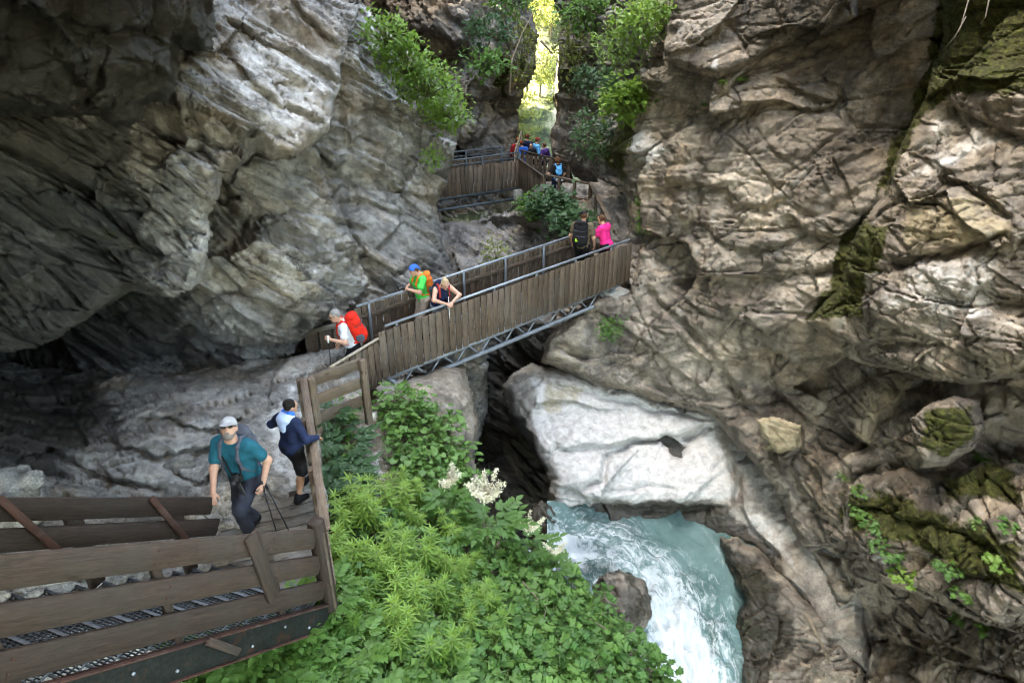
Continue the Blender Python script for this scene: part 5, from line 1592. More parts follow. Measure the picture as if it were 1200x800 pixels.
# shrubs and ferns rooted on the rock
def on_rock(px, py):
    best, bd = None, 1e9
    for ax, ay, V in ROCKS:
        if ax[0] < px < ax[-1] and ay[0] < py < ay[-1]:
            v = V[np.searchsorted(ay, py), np.searchsorted(ax, px)]
            if v[0] == v[0] and np.linalg.norm(v) < bd: best, bd = v, np.linalg.norm(v)
    return best
def rock_plant(name, px, py, d, FS, mat, label, cat='shrub', rz=0.0, sc=1.0):
    return tag(make_plant(name, FS, mat, W(px, py, d), rz, sc), label, cat)
random.seed(11)
SH = plant_bush
for (px, py, d, rx, ry, rz_, n, lf, ls, mt, lb) in [
    (452, 40, 15.8, .55, .5, .45, 130, OVATE, .13, 'leaf_light', 'small light green shrub at the top of the gully on the brown cliff'),
    (474, 72, 16.2, .65, .5, .50, 190, OVATE, .14, 'leaf_light', 'leafy light green shrub in the upper gully between two cliffs'),
    (500, 100, 17.0, .75, .55, .50, 230, OVATE, .14, 'leaf_light', 'broad light green shrub spilling down the gully of the brown cliff'),
    (524, 130, 18.0, .60, .5, .42, 190, OVATE, .14, 'leaf_light', 'lowest leafy shrub of the gully above the upper footbridge'),
    (508, 186, 17.6, .28, .25, .22, 50, OVATE, .10, 'leaf_light', 'little green tuft clinging to the brown layered cliff'),
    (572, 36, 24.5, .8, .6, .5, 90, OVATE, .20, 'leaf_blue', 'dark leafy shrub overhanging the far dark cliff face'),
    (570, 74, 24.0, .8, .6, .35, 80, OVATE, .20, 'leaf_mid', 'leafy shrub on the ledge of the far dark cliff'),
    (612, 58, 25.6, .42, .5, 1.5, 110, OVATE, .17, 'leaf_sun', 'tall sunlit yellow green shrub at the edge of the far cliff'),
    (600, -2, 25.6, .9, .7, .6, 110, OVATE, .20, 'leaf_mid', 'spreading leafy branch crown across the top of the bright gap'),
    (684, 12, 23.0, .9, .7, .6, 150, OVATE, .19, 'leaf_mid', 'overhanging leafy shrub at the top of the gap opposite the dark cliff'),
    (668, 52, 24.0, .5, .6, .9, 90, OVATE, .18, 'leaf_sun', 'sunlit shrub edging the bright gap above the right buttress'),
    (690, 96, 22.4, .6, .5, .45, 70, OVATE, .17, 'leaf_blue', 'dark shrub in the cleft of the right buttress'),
    (752, 25, 18.0, .75, .55, .5, 190, OVATE, .15, 'leaf_light', 'large light green shrub on the brow of the right cliff'),
    (725, 55, 18.6, .55, .5, .45, 110, LANCE, .22, 'leaf_light', 'ferny green shrub hanging under the brow of the right cliff'),
    (785, 5, 16.2, .6, .5, .35, 120, OVATE, .14, 'leaf_light', 'light green leaves along the top edge of the overhanging block'),
    (733, 118, 18.2, .62, .5, .48, 200, LOBED, .15, 'leaf_light', 'bright green shrub on the mossy shoulder of the right cliff'),
    (714, 108, 18.8, .42, .4, .5, 80, OVATE, .14, 'leaf_blue', 'dark hanging shrub just beside the bright shoulder shrub'),
    (697, 158, 20.0, .6, .45, .6, 130, OVATE, .15, 'leaf_blue', 'dark green shrub trailing below the mossy shoulder'),
    (648, 240, 20.6, .65, .5, .42, 150, LOBED, .16, 'leaf_blue', 'dark green bush under the landing railing'),
    (668, 262, 19.6, .6, .5, .42, 150, LOBED, .16, 'leaf_blue', 'low dark bush right behind the couple on the bridge'),
    (628, 244, 21.2, .5, .5, .35, 90, LOBED, .15, 'leaf_mid', 'small bush at the foot of the brown board fence'),
    (758, 252, 17.6, .35, .3, .4, 60, OVATE, .12, 'leaf_mid', 'small green tuft in the cleft above the bridge end'),
    (715, 386, 16.1, .30, .25, .22, 70, OVATE, .09, 'leaf_mid', 'small green tuft on the rock under the bridge abutment'),
    (582, 298, 19.6, .4, .3, .5, 60, OVATE, .12, 'leaf_sun', 'mossy tuft on the rock rib behind the footbridge'),
]:
    rock_plant('shrub', px, py, d - .25, SH(rx, ry, rz_, n, lf, ls, random.uniform(.25, .7)), M[mt], lb)
for (px, py, d, sc, n, lb) in [
    (848, 93, 14.4, .35, 14, 'little leafy sprig on the lip of the overhanging block'), (867, 90, 14.2, .35, 14, 'second leafy sprig on the pale rib under the overhang'),
    (826, 118, 14.6, .25, 10, 'tiny sprig low on the cracked cliff face'), (1012, 598, 10.5, .5, 26, 'upper leafy herb hanging on the mossy block'),
    (1030, 620, 10.2, .55, 30, 'largest round leaved herb in the middle of the mossy block'), (1042, 642, 10.0, .5, 26, 'trailing herb below the round leaved one on the mossy block'),
    (1062, 672, 9.6, .5, 28, 'lowest trailing herb at the lip of the mossy block'), (1008, 570, 10.8, .35, 16, 'small herb at the upper edge of the mossy block'),
    (1120, 660, 9.0, .4, 18, 'herb under the yellow green moss of the right ledge'), (1150, 610, 8.7, .35, 14, 'herb sprouting beside the moss near the frame edge'),
    (1185, 612, 8.3, .4, 16, 'herb growing in the dark mossy corner'), (1130, 725, 9.0, .35, 16, 'fernlike herb on the dark lower rock face'), (1158, 735, 8.7, .35, 16, 'dangling herb on the dark lower rock face'),
    (1150, 530, 8.9, .32, 14, 'dark leafed herb behind the mossy boulder'), (1196, 540, 8.3, .3, 12, 'dark fern sprig at the frame edge above the moss'),
    (992, 553, 11.2, .3, 12, 'small yellow green sprout under the tan slab'), (1135, 690, 9.1, .35, 14, 'herb below the pale flake in the mossy wall'), (1175, 655, 8.6, .4, 18, 'bushy herb on the moss cushion of the right ledge')]:
    w = on_rock(px, py)
    w = w - unit(w) * 0.06 - UP * 0.10
    o = make_plant('herb', plant_lobed(.26, random.uniform(.1, .8), random.choice((LOBED, OVATE, LOBED)), n * 2 + 10, .085 / sc ** .5, .22), M[random.choice(('leaf_mid', 'leaf_mid', 'leaf_light'))], w, random.random() * 6, sc * 1.35)
    tag(o, lb, 'plant')
# bare roots and twigs hanging over the moss
for k, (p0, p1, p2, d, lb) in enumerate([((1135, 0), (1125, 35), (1105, 60), 9.8, 'pale bare root dangling over the mossy corner'), ((1160, -5), (1155, 20), (1148, 30), 9.4, 'short pale root at the top of the mossy corner'),
                                         ((1132, 20), (1118, 45), (1122, 52), 9.7, 'thin pale twig hanging in front of the moss')]):
    mb = MB(); mb.tube([W(*p0, d), W(*p1, d - .1), W(*p2, d)], [.011, .008, .004], 6)
    tag(mb.build('hanging_root', M['bark'], None, True), lb, 'root')
for k, (pts, d, lb) in enumerate([([(597, 110), (600, 70), (612, 40), (625, 15)], 24.3, 'thin pale bare branch on the edge of the far cliff'), ([(634, 48), (640, 55), (648, 64)], 25.5, 'dark broken branch jutting across the bright gap')]):
    mb = MB(); mb.tube([W(x, y, d) for x, y in pts], [.05, .04, .03, .015][:len(pts)], 6)
    tag(mb.build('branch', M['twig'], None, True), lb, 'branch')
for k, pts in enumerate([[(938, 778), (965, 784), (990, 792)], [(945, 720), (958, 745), (972, 775)]]):
    mb = MB(); mb.tube([W(x, y, 12.0 - .2 * k) for x, y in pts], [.035, .03, .015], 6)
    tag(mb.build('driftwood', M['twig'], None, True), ('reddish driftwood stick jammed at the foot of the mossy cliff', 'grey driftwood root leaning on the pale wedged boulder')[k], 'driftwood')

# ------------------------------------------------------------------ trees on the sunlit slope beyond
def tree(name, loc, h, r, n, mat, label, group):
    t = empty(name, tuple(loc))
    mb = MB()
    top = np.array([random.uniform(-.4, .4), random.uniform(-.4, .4), h])
    mb.tube([np.array([0, 0, -.4]), top * .35 + rv(.08), top * .7 + rv(.1), top], [.16, .12, .07, .02], 8)
    for k in range(9):
        f = random.uniform(.35, .9); a = random.random() * 6.28
        q = top * f
        mb.tube([q, q + np.array([math.cos(a), math.sin(a), .5]) * r * .7], [.05, .015], 5)
    V2 = np.concatenate(mb.V)
    link_mesh('trunk', np_mesh('trunk', V2, quads=np.concatenate(mb.Q), tris=np.concatenate(mb.T)), M['bark'], t)
    F = Foliage()
    cl = [(np.array([random.gauss(0, .45) * r, random.gauss(0, .45) * r, h * random.uniform(.35, 1.02)]), random.uniform(.35, .6) * r * .8) for _ in range(16)]
    for k in range(n):
        c, cr = random.choice(cl)
        p = c + rv(.42) * cr * np.array([1, 1, .7])
        F.add(OVATE, p, rv(1) + UP * .1, UP + rv(.5), random.uniform(.16, .30))
    V, T, g, rr = F.arrays()
    link_mesh('crown', np_mesh('crown', V, tris=T, attrs={'gv': g, 'rnd': rr}, smooth=False), mat, t)
    return tag(t, label, 'tree', group)
random.seed(21)
base = None
for k, (x, y, h, r) in enumerate([(0.4, 42, 5, 2.0), (3.2, 44, 6, 2.2), (1.8, 50, 7, 2.4), (-1.8, 48, 7, 2.4), (4.8, 54, 8, 2.6), (1.2, 60, 8, 2.6), (-3, 62, 9, 2.8), (6.5, 66, 9, 3), (2.6, 72, 9, 3), (-.5, 80, 10, 3.2)]):
    z = -8.0 + max(0, y - 37) * 0.75
    if k < 3:
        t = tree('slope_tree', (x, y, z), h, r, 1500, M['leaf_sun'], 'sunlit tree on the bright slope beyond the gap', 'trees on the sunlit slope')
        base = (base or []) + [t]
    else:
        t = copy_plant(base[k % 3], (x, y, z), k * 1.3, h / 6.0)
        tag(t, 'sunlit tree on the bright slope beyond the gap', 'tree', 'trees on the sunlit slope')

for k, (x, y) in enumerate([(0.2, 38.5), (1.6, 40), (0.9, 43), (2.4, 45)]):
    tag(copy_plant(base[k % 3], (x, y, -8.8 + max(0, y - 37) * 0.75), k * 1.7, 0.62), 'sunlit tree on the bright slope beyond the gap', 'tree', 'trees on the sunlit slope')
for k in range(14):
    x, y = random.uniform(-2.5, 5.0), random.uniform(36, 47)
    t = copy_plant(base[k % 3], (x, y, -8.8 + max(0, y - 37) * 0.75), k * 0.9, 0.32)
    tag(t, 'low sunlit sapling at the foot of the bright slope', 'tree', 'saplings at the foot of the slope')
# ------------------------------------------------------------------ bodies grown from smooth volumes
def cone(a, b, ra, rb, k=0.03): return ('c', np.asarray(a, float), np.asarray(b, float), ra, rb, k)
def ell(c, r, rot=None, k=0.03): return ('e', np.asarray(c, float), np.asarray(r, float), np.eye(3) if rot is None else np.asarray(rot), k)
def rbox(c, hlf, rad, rot=None, k=0.02): return ('b', np.asarray(c, float), np.asarray(hlf, float), rad, np.eye(3) if rot is None else np.asarray(rot), k)

def prim_box(p):
    if p[0] == 'c':
        r = max(p[3], p[4]); return np.minimum(p[1], p[2]) - r, np.maximum(p[1], p[2]) + r
    if p[0] == 'e':
        r = p[2].max(); return p[1] - r, p[1] + r
    r = np.linalg.norm(p[2]) + p[3]
    return p[1] - r, p[1] + r

def prim_sdf(p, X):
    if p[0] == 'c':
        ab = p[2] - p[1]
        t = np.clip(((X - p[1]) @ ab) / (ab @ ab + 1e-12), 0, 1)
        return np.linalg.norm(X - p[1] - t[..., None] * ab, axis=-1) - (p[3] + t * (p[4] - p[3]))
    if p[0] == 'e':
        q = (X - p[1]) @ p[3]
        k0 = np.linalg.norm(q / p[2], axis=-1); k1 = np.linalg.norm(q / p[2] ** 2, axis=-1)
        return k0 * (k0 - 1.0) / (k1 + 1e-9)
    q = np.abs((X - p[1]) @ p[4]) - p[2]
    return np.linalg.norm(np.maximum(q, 0), axis=-1) + np.minimum(q.max(-1), 0) - p[3]

def grow(prims, h, inflate=0.0, cuts=(), wrinkle=0.0, seed=0):
    """mesh of the smooth union of the volumes; cuts = [(point, normal)]: keep the side the normal points away from"""
    lo = np.min([prim_box(p)[0] for p in prims], 0) - inflate - 4 * h - wrinkle
    hi = np.max([prim_box(p)[1] for p in prims], 0) + inflate + 4 * h + wrinkle
    n = np.ceil((hi - lo) / h).astype(int) + 1
    f = np.full(n, 0.2, np.float32)
    axes = [lo[i] + h * np.arange(n[i]) for i in range(3)]
    for p in prims:
        k = p[-1]
        m = inflate + 4 * h + k * 1.2 + wrinkle
        a, b = prim_box(p)
        i0 = np.clip(np.floor((a - m - lo) / h).astype(int), 0, n - 1); i1 = np.clip(np.ceil((b + m - lo) / h).astype(int) + 1, 1, n)
        sl = tuple(slice(i0[i], i1[i]) for i in range(3))
        X = np.stack(np.meshgrid(*[axes[i][sl[i]] for i in range(3)], indexing='ij'), -1)
        d = prim_sdf(p, X).astype(np.float32)
        g = f[sl]
        hh = np.clip(0.5 + 0.5 * (g - d) / k, 0, 1)
        f[sl] = g * (1 - hh) + d * hh - k * hh * (1 - hh)
    f -= inflate
    if wrinkle or cuts:
        X = np.stack(np.meshgrid(*axes, indexing='ij'), -1)
        if wrinkle:
            band = np.abs(f) < wrinkle * 3 + 2 * h
            q = X[band]
            w = fbm(q * np.array([9.0, 9.0, 16.0]) + seed, 2, seed)
            f[band] += wrinkle * w.astype(np.float32)
        for (c, nn) in cuts:
            f = np.maximum(f, ((X - np.asarray(c)) @ unit(nn)).astype(np.float32))
    # surface nets
    s = f < 0
    c8 = [s[i:n[0] - 1 + i, j:n[1] - 1 + j, k:n[2] - 1 + k] for i in (0, 1) for j in (0, 1) for k in (0, 1)]
    cnt = sum(x.astype(np.int8) for x in c8)
    act = (cnt > 0) & (cnt < 8)
    ids = np.full(act.shape, -1, np.int64)
    cells = np.argwhere(act)
    ids[act] = np.arange(len(cells))
    acc = np.zeros((len(cells), 3)); num = np.zeros(len(cells))
    corners = [(i, j, k) for i in (0, 1) for j in (0, 1) for k in (0, 1)]
    val = {c: f[cells[:, 0] + c[0], cells[:, 1] + c[1], cells[:, 2] + c[2]] for c in corners}
    for c in corners:
        for axn in range(3):
            if c[axn]: continue
            e = list(c); e[axn] = 1; e = tuple(e)
            v0, v1 = val[c], val[e]
            m = (v0 < 0) != (v1 < 0)
            t = np.where(m, v0 / np.where(m, v0 - v1, 1), 0)
            pos = np.tile(np.array(c, float), (len(cells), 1)); pos[:, axn] += t
            acc += pos * m[:, None]; num += m
    V = lo + h * (cells + acc / num[:, None])
    quads = []
    for axn in range(3):
        o1, o2 = [(1, 2), (2, 0), (0, 1)][axn]
        sl0 = [slice(None)] * 3; sl1 = [slice(None)] * 3
        sl0[axn] = slice(0, -1); sl1[axn] = slice(1, None)
        ch = s[tuple(sl0)] != s[tuple(sl1)]
        E = np.argwhere(ch)
        ok = (E[:, o1] > 0) & (E[:, o2] > 0) & (E[:, o1] < n[o1] - 1) & (E[:, o2] < n[o2] - 1)
        E = E[ok]
        def cid(d1, d2):
            q = E.copy(); q[:, o1] += d1; q[:, o2] += d2
            return ids[q[:, 0], q[:, 1], q[:, 2]]
        Q = np.stack([cid(-1, -1), cid(0, -1), cid(0, 0), cid(-1, 0)], -1)
        ins = s[E[:, 0], E[:, 1], E[:, 2]]
        Q[~ins] = Q[~ins][:, ::-1]
        quads.append(Q)
    Q = np.concatenate(quads)
    Q = Q[(Q >= 0).all(1)]
    return V, Q

def grown(name, prims, h, mat, parent, **kw):
    V, Q = grow(prims, h, **kw)
    return link_mesh(name, np_mesh(name, V, quads=Q), mat, parent)

def rotm(axis, ang):
    return np.array(Matrix.Rotation(ang, 3, axis))

def ik(a, target, l1, l2, pole):
    a, t = np.asarray(a, float), np.asarray(target, float)
    v = t - a; L = np.linalg.norm(v)
    if L > (l1 + l2) * 0.985:
        t = a + v / L * (l1 + l2) * 0.985; v = t - a; L = np.linalg.norm(v)
    c = (l1 * l1 - l2 * l2 + L * L) / (2 * L)
    hgt = math.sqrt(max(l1 * l1 - c * c, 0.0))
    u = v / L
    pl = np.asarray(pole, float); pl = pl - u * (pl @ u); pl /= np.linalg.norm(pl) + 1e-9
    return a + u * c + pl * hgt, t

M['skin'] = simple_material('skin', (0.48, 0.27, 0.19), 0.55, var=0.10, scale=25)
M['skin_tan'] = simple_material('skin_tan', (0.40, 0.22, 0.15), 0.55, var=0.10, scale=25)
def cloth(name, col, var=0.18, rough=0.85):
    m = NT(name)
    co = m.coord()
    n = m.noise(co, 9.0, 5, 0.6)
    c = m.mix(1.0, col, m.ramp(n, [(0.3, 1 - var), (0.7, 1 + var)]), 'MULTIPLY')
    b = m.bump(m.noise(m.mapping(co, scale=(1, 1, .6)), 14.0, 4, 0.6), 0.5, 0.012)
    m.b.inputs['Specular IOR Level'].default_value = 0.2
    return m.set(Base_Color=c, Roughness=rough, Normal=b)
for nm, c in dict(teal=(0.008, 0.090, 0.125), navy_grey=(0.030, 0.034, 0.048), black=(0.012, 0.012, 0.014), white=(0.72, 0.72, 0.70), light_grey=(0.50, 0.51, 0.54), grey=(0.22, 0.23, 0.25),
                  navy=(0.012, 0.020, 0.055), blue=(0.03, 0.14, 0.55), red=(0.62, 0.022, 0.012), green=(0.05, 0.58, 0.10), orange=(0.70, 0.17, 0.03), beige=(0.45, 0.36, 0.29), olive=(0.13, 0.10, 0.065),
                  pink=(0.80, 0.03, 0.22), sky=(0.10, 0.40, 0.75), lime=(0.45, 0.75, 0.06), hair_black=(0.010, 0.008, 0.007), hair_brown=(0.085, 0.040, 0.022), hair_blond=(0.42, 0.32, 0.20), hair_grey=(0.24, 0.23, 0.22),
                  beard=(0.17, 0.15, 0.135), pale_blue=(0.42, 0.52, 0.72), purple=(0.10, 0.05, 0.22), strap_grey=(0.07, 0.078, 0.10), grey_cap=(0.38, 0.38, 0.39), brown=(0.14, 0.06, 0.035), dark_red=(0.38, 0.03, 0.03)).items():
    M[nm] = cloth(nm, c)
M['lens_black'] = simple_material('dark_lens', (0.01, 0.008, 0.008), 0.12, var=0.1)
M['black_plastic'] = simple_material('black_plastic', (0.015, 0.015, 0.017), 0.4, var=0.2)
M['eye_white'] = simple_material('eye', (0.5, 0.48, 0.45), 0.3, var=0.05)

def make_person(label, loc, face, S, group=None):
    """S: height, pose targets in world space or local space, clothes"""
    f = unit([face[0], face[1], 0])
    yaw = math.atan2(-f[0], f[1])
    t = empty('person', tuple(loc), yaw)
    tag(t, label, 'person', group)
    Rz = rotm('Z', yaw)
    loc = np.asarray(loc, float)
    def L(p): return Rz.T @ (np.asarray(p, float) - loc)          # world -> the person's own frame
    H = S.get('H', 1.75); s = H / 1.75
    h = S.get('h', 0.010)
    fem = S.get('fem', 0)
    lean = S.get('lean', 0.0); side = S.get('sway', 0.0); drop = S.get('drop', 0.0)
    pel = np.array([side * .5, S.get('hip_back', 0.0), 0.94 * s - drop])
    Rl = rotm('X', -lean)
    def up(v): return pel + Rl @ (np.asarray(v, float) * s)
    chest = up([0, 0, .34]); neck = up([0, -0.01, .54]); sw = 0.185 - 0.025 * fem
    shL, shR = up([-sw, -.01, .47]), up([sw, -.01, .47])
    hipL, hipR = pel + np.array([-.095, 0, -.03]) * s, pel + np.array([.095, 0, -.03]) * s
    # legs
    fl = S.get('foot_L', (-.10, .02, 0.0)); fr_ = S.get('foot_R', (.10, -.02, 0.0))
    aL, aR = np.array(fl, float) + [0, 0, .09 * s], np.array(fr_, float) + [0, 0, .09 * s]
    kL, aL = ik(hipL, aL, .43 * s, .42 * s, S.get('knee_L', (-.08, 1, 0)))
    kR, aR = ik(hipR, aR, .43 * s, .42 * s, S.get('knee_R', (.08, 1, 0)))
    # arms
    def arm(sh, key, sx):
        tgt = S.get('hand_' + key)
        if tgt is None: tgt = sh + np.array([sx * .09, .10, -.50]) * s
        elif S.get('world_' + key): tgt = L(tgt)
        else: tgt = np.asarray(tgt, float)
        return ik(sh, tgt, .29 * s, .26 * s, S.get('elbow_' + key, (sx * .6, -.8, -.5)))
    eL, wL = arm(shL, 'L', -1); eR, wR = arm(shR, 'R', 1)
    # head
    Rh = rotm('Z', S.get('turn', 0.0)) @ rotm('X', S.get('nod', 0.0))
    hc = neck + Rl @ np.array([0, .02, .0]) + (Rh @ np.array([0, .035, .145])) * s
    def hd_(v): return hc + Rh @ (np.asarray(v, float) * s)
    head = [ell(hc, np.array([.076, .098, .108]) * s, Rh, .02), ell(hd_([0, .028, -.062]), np.array([.056, .066, .062]) * s, Rh, .03),
            ell(hd_([0, .10, -.018]), np.array([.013, .022, .026]) * s, Rh, .012), ell(hd_([0, .082, -.075]), np.array([.026, .018, .010]) * s, Rh, .008),
            ell(hd_([0, .078, -.105]), np.array([.026, .022, .018]) * s, Rh, .02), ell(hd_([0, .082, .03]), np.array([.055, .016, .012]) * s, Rh, .012),
            ell(hd_([-.078, -.008, -.012]), np.array([.012, .020, .032]) * s, Rh, .008), ell(hd_([.078, -.008, -.012]), np.array([.012, .020, .032]) * s, Rh, .008)]
    neckp = [cone(neck - Rl @ np.array([0, 0, .05]), hc - Rh @ np.array([0, .02, .05]) * s, .058 * s, .054 * s, .03)]
    wsf = 1 - .10 * fem
    torso = [cone(shL * .8 + shR * .2, shR * .8 + shL * .2, .075 * s, .075 * s, .05), cone(up([-.075 * wsf, .015, .36]), up([-.065 * wsf, .01, .10]), .108 * s * wsf, .098 * s * wsf, .06),
             cone(up([.075 * wsf, .015, .36]), up([.065 * wsf, .01, .10]), .108 * s * wsf, .098 * s * wsf, .06), cone(up([0, -.02, .45]), neck, .085 * s, .058 * s, .05),
             ell(up([0, .045 + S.get('belly', 0), .16]), np.array([.115, .085, .14]) * s, Rl, .06)]
    if fem: torso += [ell(up([-.07, .10, .30]), np.array([.06, .055, .06]) * s, Rl, .04), ell(up([.07, .10, .30]), np.array([.06, .055, .06]) * s, Rl, .04)]
    pelvis = [cone(hipL + [0.02, 0, .03], hipR + [-.02, 0, .03], .105 * s, .105 * s, .06), ell(pel + [0, -.03, .0], np.array([.15, .115, .11]) * s, None, .06)]
    sleeves_up = [cone(shL, eL, .058 * s, .045 * s, .04), cone(shR, eR, .058 * s, .045 * s, .04)]
    fore = [cone(eL, wL, .043 * s, .028 * s, .03), cone(eR, wR, .043 * s, .028 * s, .03)]
    thighs = [cone(hipL, kL, .090 * s, .060 * s, .05), cone(hipR, kR, .090 * s, .060 * s, .05)]
    calves = [cone(kL, aL, .056 * s, .038 * s, .04), cone(kR, aR, .056 * s, .038 * s, .04),
              ell(kL * .68 + aL * .32 - np.array([0, .018, 0]), np.array([.048, .05, .10]) * s, None, .04), ell(kR * .68 + aR * .32 - np.array([0, .018, 0]), np.array([.048, .05, .10]) * s, None, .04)]
    feet = []
    for a, ftang in ((aL, S.get('toe_L', -.15)), (aR, S.get('toe_R', .15))):
        d = np.array([math.sin(ftang), math.cos(ftang), 0.0])
        feet += [cone(a + np.array([0, 0, -.045]) * s - d * .035 * s, a + d * .15 * s + np.array([0, 0, -.055]) * s, .042 * s, .034 * s, .03), cone(a, a + np.array([0, 0, -.03]) * s, .04 * s, .045 * s, .03)]
    hands = []
    for key, e_, w_, sx in (('L', eL, wL, -1), ('R', eR, wR, 1)):
        d = unit(w_ - e_)
        hdv = S.get('handdir_' + key)
        if hdv is not None: d = unit(np.asarray(hdv, float))
        sd = np.array([1.0, 0, 0]); sd = unit(sd - d * (sd @ d)) if abs(d[0]) < .95 else np.array([0, 1.0, 0])
        # the back of a hanging hand faces outwards, fingers lie in the fore-aft plane
        across = unit(np.cross(d, sd)); palm = -sx * sd
        if S.get('flat_' + key): across, palm = sd, np.cross(sd, d) * (1 if np.cross(sd, d)[2] < 0 else -1)
        curl = S.get('curl_' + key, 0.6)
        pc = w_ + d * .050 * s
        hands += [ell(pc, np.array([.040, .048, .018]) * s, np.stack([across, d, palm], 1), .015)]
        for q, (o_, ln) in enumerate(((-.030, .070), (-.010, .080), (.010, .076), (.029, .058))):
            b0 = w_ + d * .085 * s + across * o_ * s
            d1 = unit(d * math.cos(curl * .6) + palm * math.sin(curl * .6)); d2 = unit(d * math.cos(curl * 1.9) + palm * math.sin(curl * 1.9))
            b1 = b0 + d1 * ln * .55 * s; b2 = b1 + d2 * ln * .5 * s
            hands += [cone(b0 - d * .02 * s, b1, .0095 * s, .0088 * s, .004), cone(b1, b2, .0088 * s, .0072 * s, .004)]
        th0 = w_ + d * .02 * s - across * .026 * s
        th1 = th0 + unit(d * .7 - across * .7 + palm * .35) * .042 * s; th2 = th1 + unit(d * .9 + palm * .6 * curl) * .034 * s
        hands += [cone(th0, th1, .014 * s, .011 * s, .010), cone(th1, th2, .0105 * s, .008 * s, .004)]
    body = torso + neckp + head + pelvis + sleeves_up + fore + hands + thighs + calves + feet
    skin = S.get('skin', M['skin'])
    grown('body', body, S.get('hb', h), skin, t)
    # clothes
    hem = up([0, 0, -.10])
    shirt = torso + [pelvis[0], pelvis[1]] + sleeves_up
    cuts = [(hem, -(Rl @ UP))]
    if S.get('sleeve', 'short') == 'long':
        shirt = shirt + fore
        cuts += []
    sl_ = S.get('sleeve', 'short')
    if sl_ == 'short':
        shirt = torso + pelvis + [cone(shL, shL + (eL - shL) * .62, .064 * s, .062 * s, .05), cone(shR, shR + (eR - shR) * .62, .064 * s, .062 * s, .05)]
        cuts += []
    if sl_ == 'none':
        shirt = torso + pelvis
    ob = grown('shirt', shirt, h, S['shirt'], t, inflate=.014 * s, cuts=cuts + [(neck + Rl @ np.array([0, 0, .012]), Rl @ np.array([0, .25, 1.0]))], wrinkle=.006, seed=3)
    if S.get('shorts'):
        tr = pelvis + [cone(hipL, hipL + (kL - hipL) * .92, .098 * s, .088 * s, .05), cone(hipR, hipR + (kR - hipR) * .92, .098 * s, .088 * s, .05)]
    else:
        tr = pelvis + thighs + [cone(kL, aL + (kL - aL) * .10, .064 * s, .056 * s, .05), cone(kR, aR + (kR - aR) * .10, .064 * s, .056 * s, .05)]
    grown('trousers', tr, h, S['trousers'], t, inflate=.012 * s, wrinkle=.008, seed=5, cuts=[(up([0, 0, .06]), Rl @ UP)])
    for q in (0, 1):
        ft_ = feet[2 * q:2 * q + 2]
        lo_ = (aL, aR)[q]
        grown('shoe', ft_ + [cone(lo_ + np.array([0, 0, .0]), lo_ + np.array([0, 0, .03]), .042 * s, .044 * s, .02)], h, S.get('shoes', M['black']), t, inflate=.010 * s)
    # hair, hats, faces
    hair = S.get('hair')
    if hair is not None:
        style = S.get('hairstyle', 'short')
        hp = [ell(hd_([0, -.018, .022]), np.array([.086, .098, .104]) * s, Rh, .03)]
        cu = [(hd_([0, .055, .035]), Rh @ np.array([0, 1.0, -.42])), (hd_([0, 0, -.055 if style != 'long' else -.11]), Rh @ np.array([0, .55, -1.0]))]
        if style == 'pony':
            hp += [cone(hd_([0, -.105, .05]), hd_([0, -.15, -.09]), .032 * s, .018 * s, .03)]; cu = cu[:1]
        if style == 'curly':
            hp = [ell(hd_([0, -.025, .01]), np.array([.115, .125, .13]) * s, Rh, .03)]; cu = [(hd_([0, .05, .03]), Rh @ np.array([0, 1.0, -.30]))]
        if style == 'bun':
            hp += [ell(hd_([0, -.07, .095]), np.array([.04, .04, .035]) * s, Rh, .02)]
        grown('hair', hp, h * .8, hair, t, cuts=cu, wrinkle=.010, seed=9)
    if 'cap' in S:
        cp = [ell(hd_([0, -.006, .030]), np.array([.087, .108, .095]) * s, Rh, .02)]
        o = grown('cap', cp, h * .7, S['cap'], t, cuts=[(hd_([0, 0, .032]), Rh @ np.array([0, -.10, -1.0]))])
        br = [ell(hd_([0, .112, .036]), np.array([.070, .062, .010]) * s, Rh @ rotm('X', -.22), .01)]
        grown('cap_brim', br, h * .6, S['cap'], t)
    if 'scarf' in S:
        grown('headscarf', [ell(hd_([0, -.012, .030]), np.array([.086, .106, .095]) * s, Rh, .02), ell(hd_([0, -.10, -.02]), np.array([.035, .035, .04]) * s, Rh, .02)], h * .7, S['scarf'], t,
              cuts=[(hd_([0, 0, .012]), Rh @ np.array([0, .55, -1.0]))], wrinkle=.008)
    if S.get('sunglasses'):
        g = [ell(hd_([sx * .034, .092, .012]), np.array([.029, .010, .019]) * s, Rh, .008) for sx in (-1, 1)] + [cone(hd_([-.01, .10, .018]), hd_([.01, .10, .018]), .005 * s, .005 * s, .006)]
        g += [cone(hd_([sx * .06, .085, .016]), hd_([sx * .08, .0, .012]), .005 * s, .005 * s, .006) for sx in (-1, 1)]
        grown('sunglasses', g, .005, M['lens_black'], t)
    else:
        for sx in (-1, 1):
            grown('eye', [ell(hd_([sx * .032, .088, .010]), np.array([.013, .009, .008]) * s, Rh, .004)], .004, M['lens_black'], t)
    if 'beard' in S:
        grown('beard', [ell(hd_([0, .062, -.100]), np.array([.046, .042, .034]) * s, Rh, .02), ell(hd_([0, .098, -.058]), np.array([.030, .012, .010]) * s, Rh, .01),
                        cone(hd_([-.066, .02, -.05]), hd_([-.03, .07, -.10]), .014 * s, .018 * s, .02), cone(hd_([.066, .02, -.05]), hd_([.03, .07, -.10]), .014 * s, .018 * s, .02)], .007, S['beard'], t, wrinkle=.004)
    J = dict(t=t, yaw=yaw, Rz=Rz, loc=loc, up=up, shL=shL, shR=shR, wL=wL, wR=wR, eL=eL, eR=eR, neck=neck, s=s, Rl=Rl, pel=pel, hd=hd_, Rh=Rh, kL=kL, kR=kR, hc=hc)
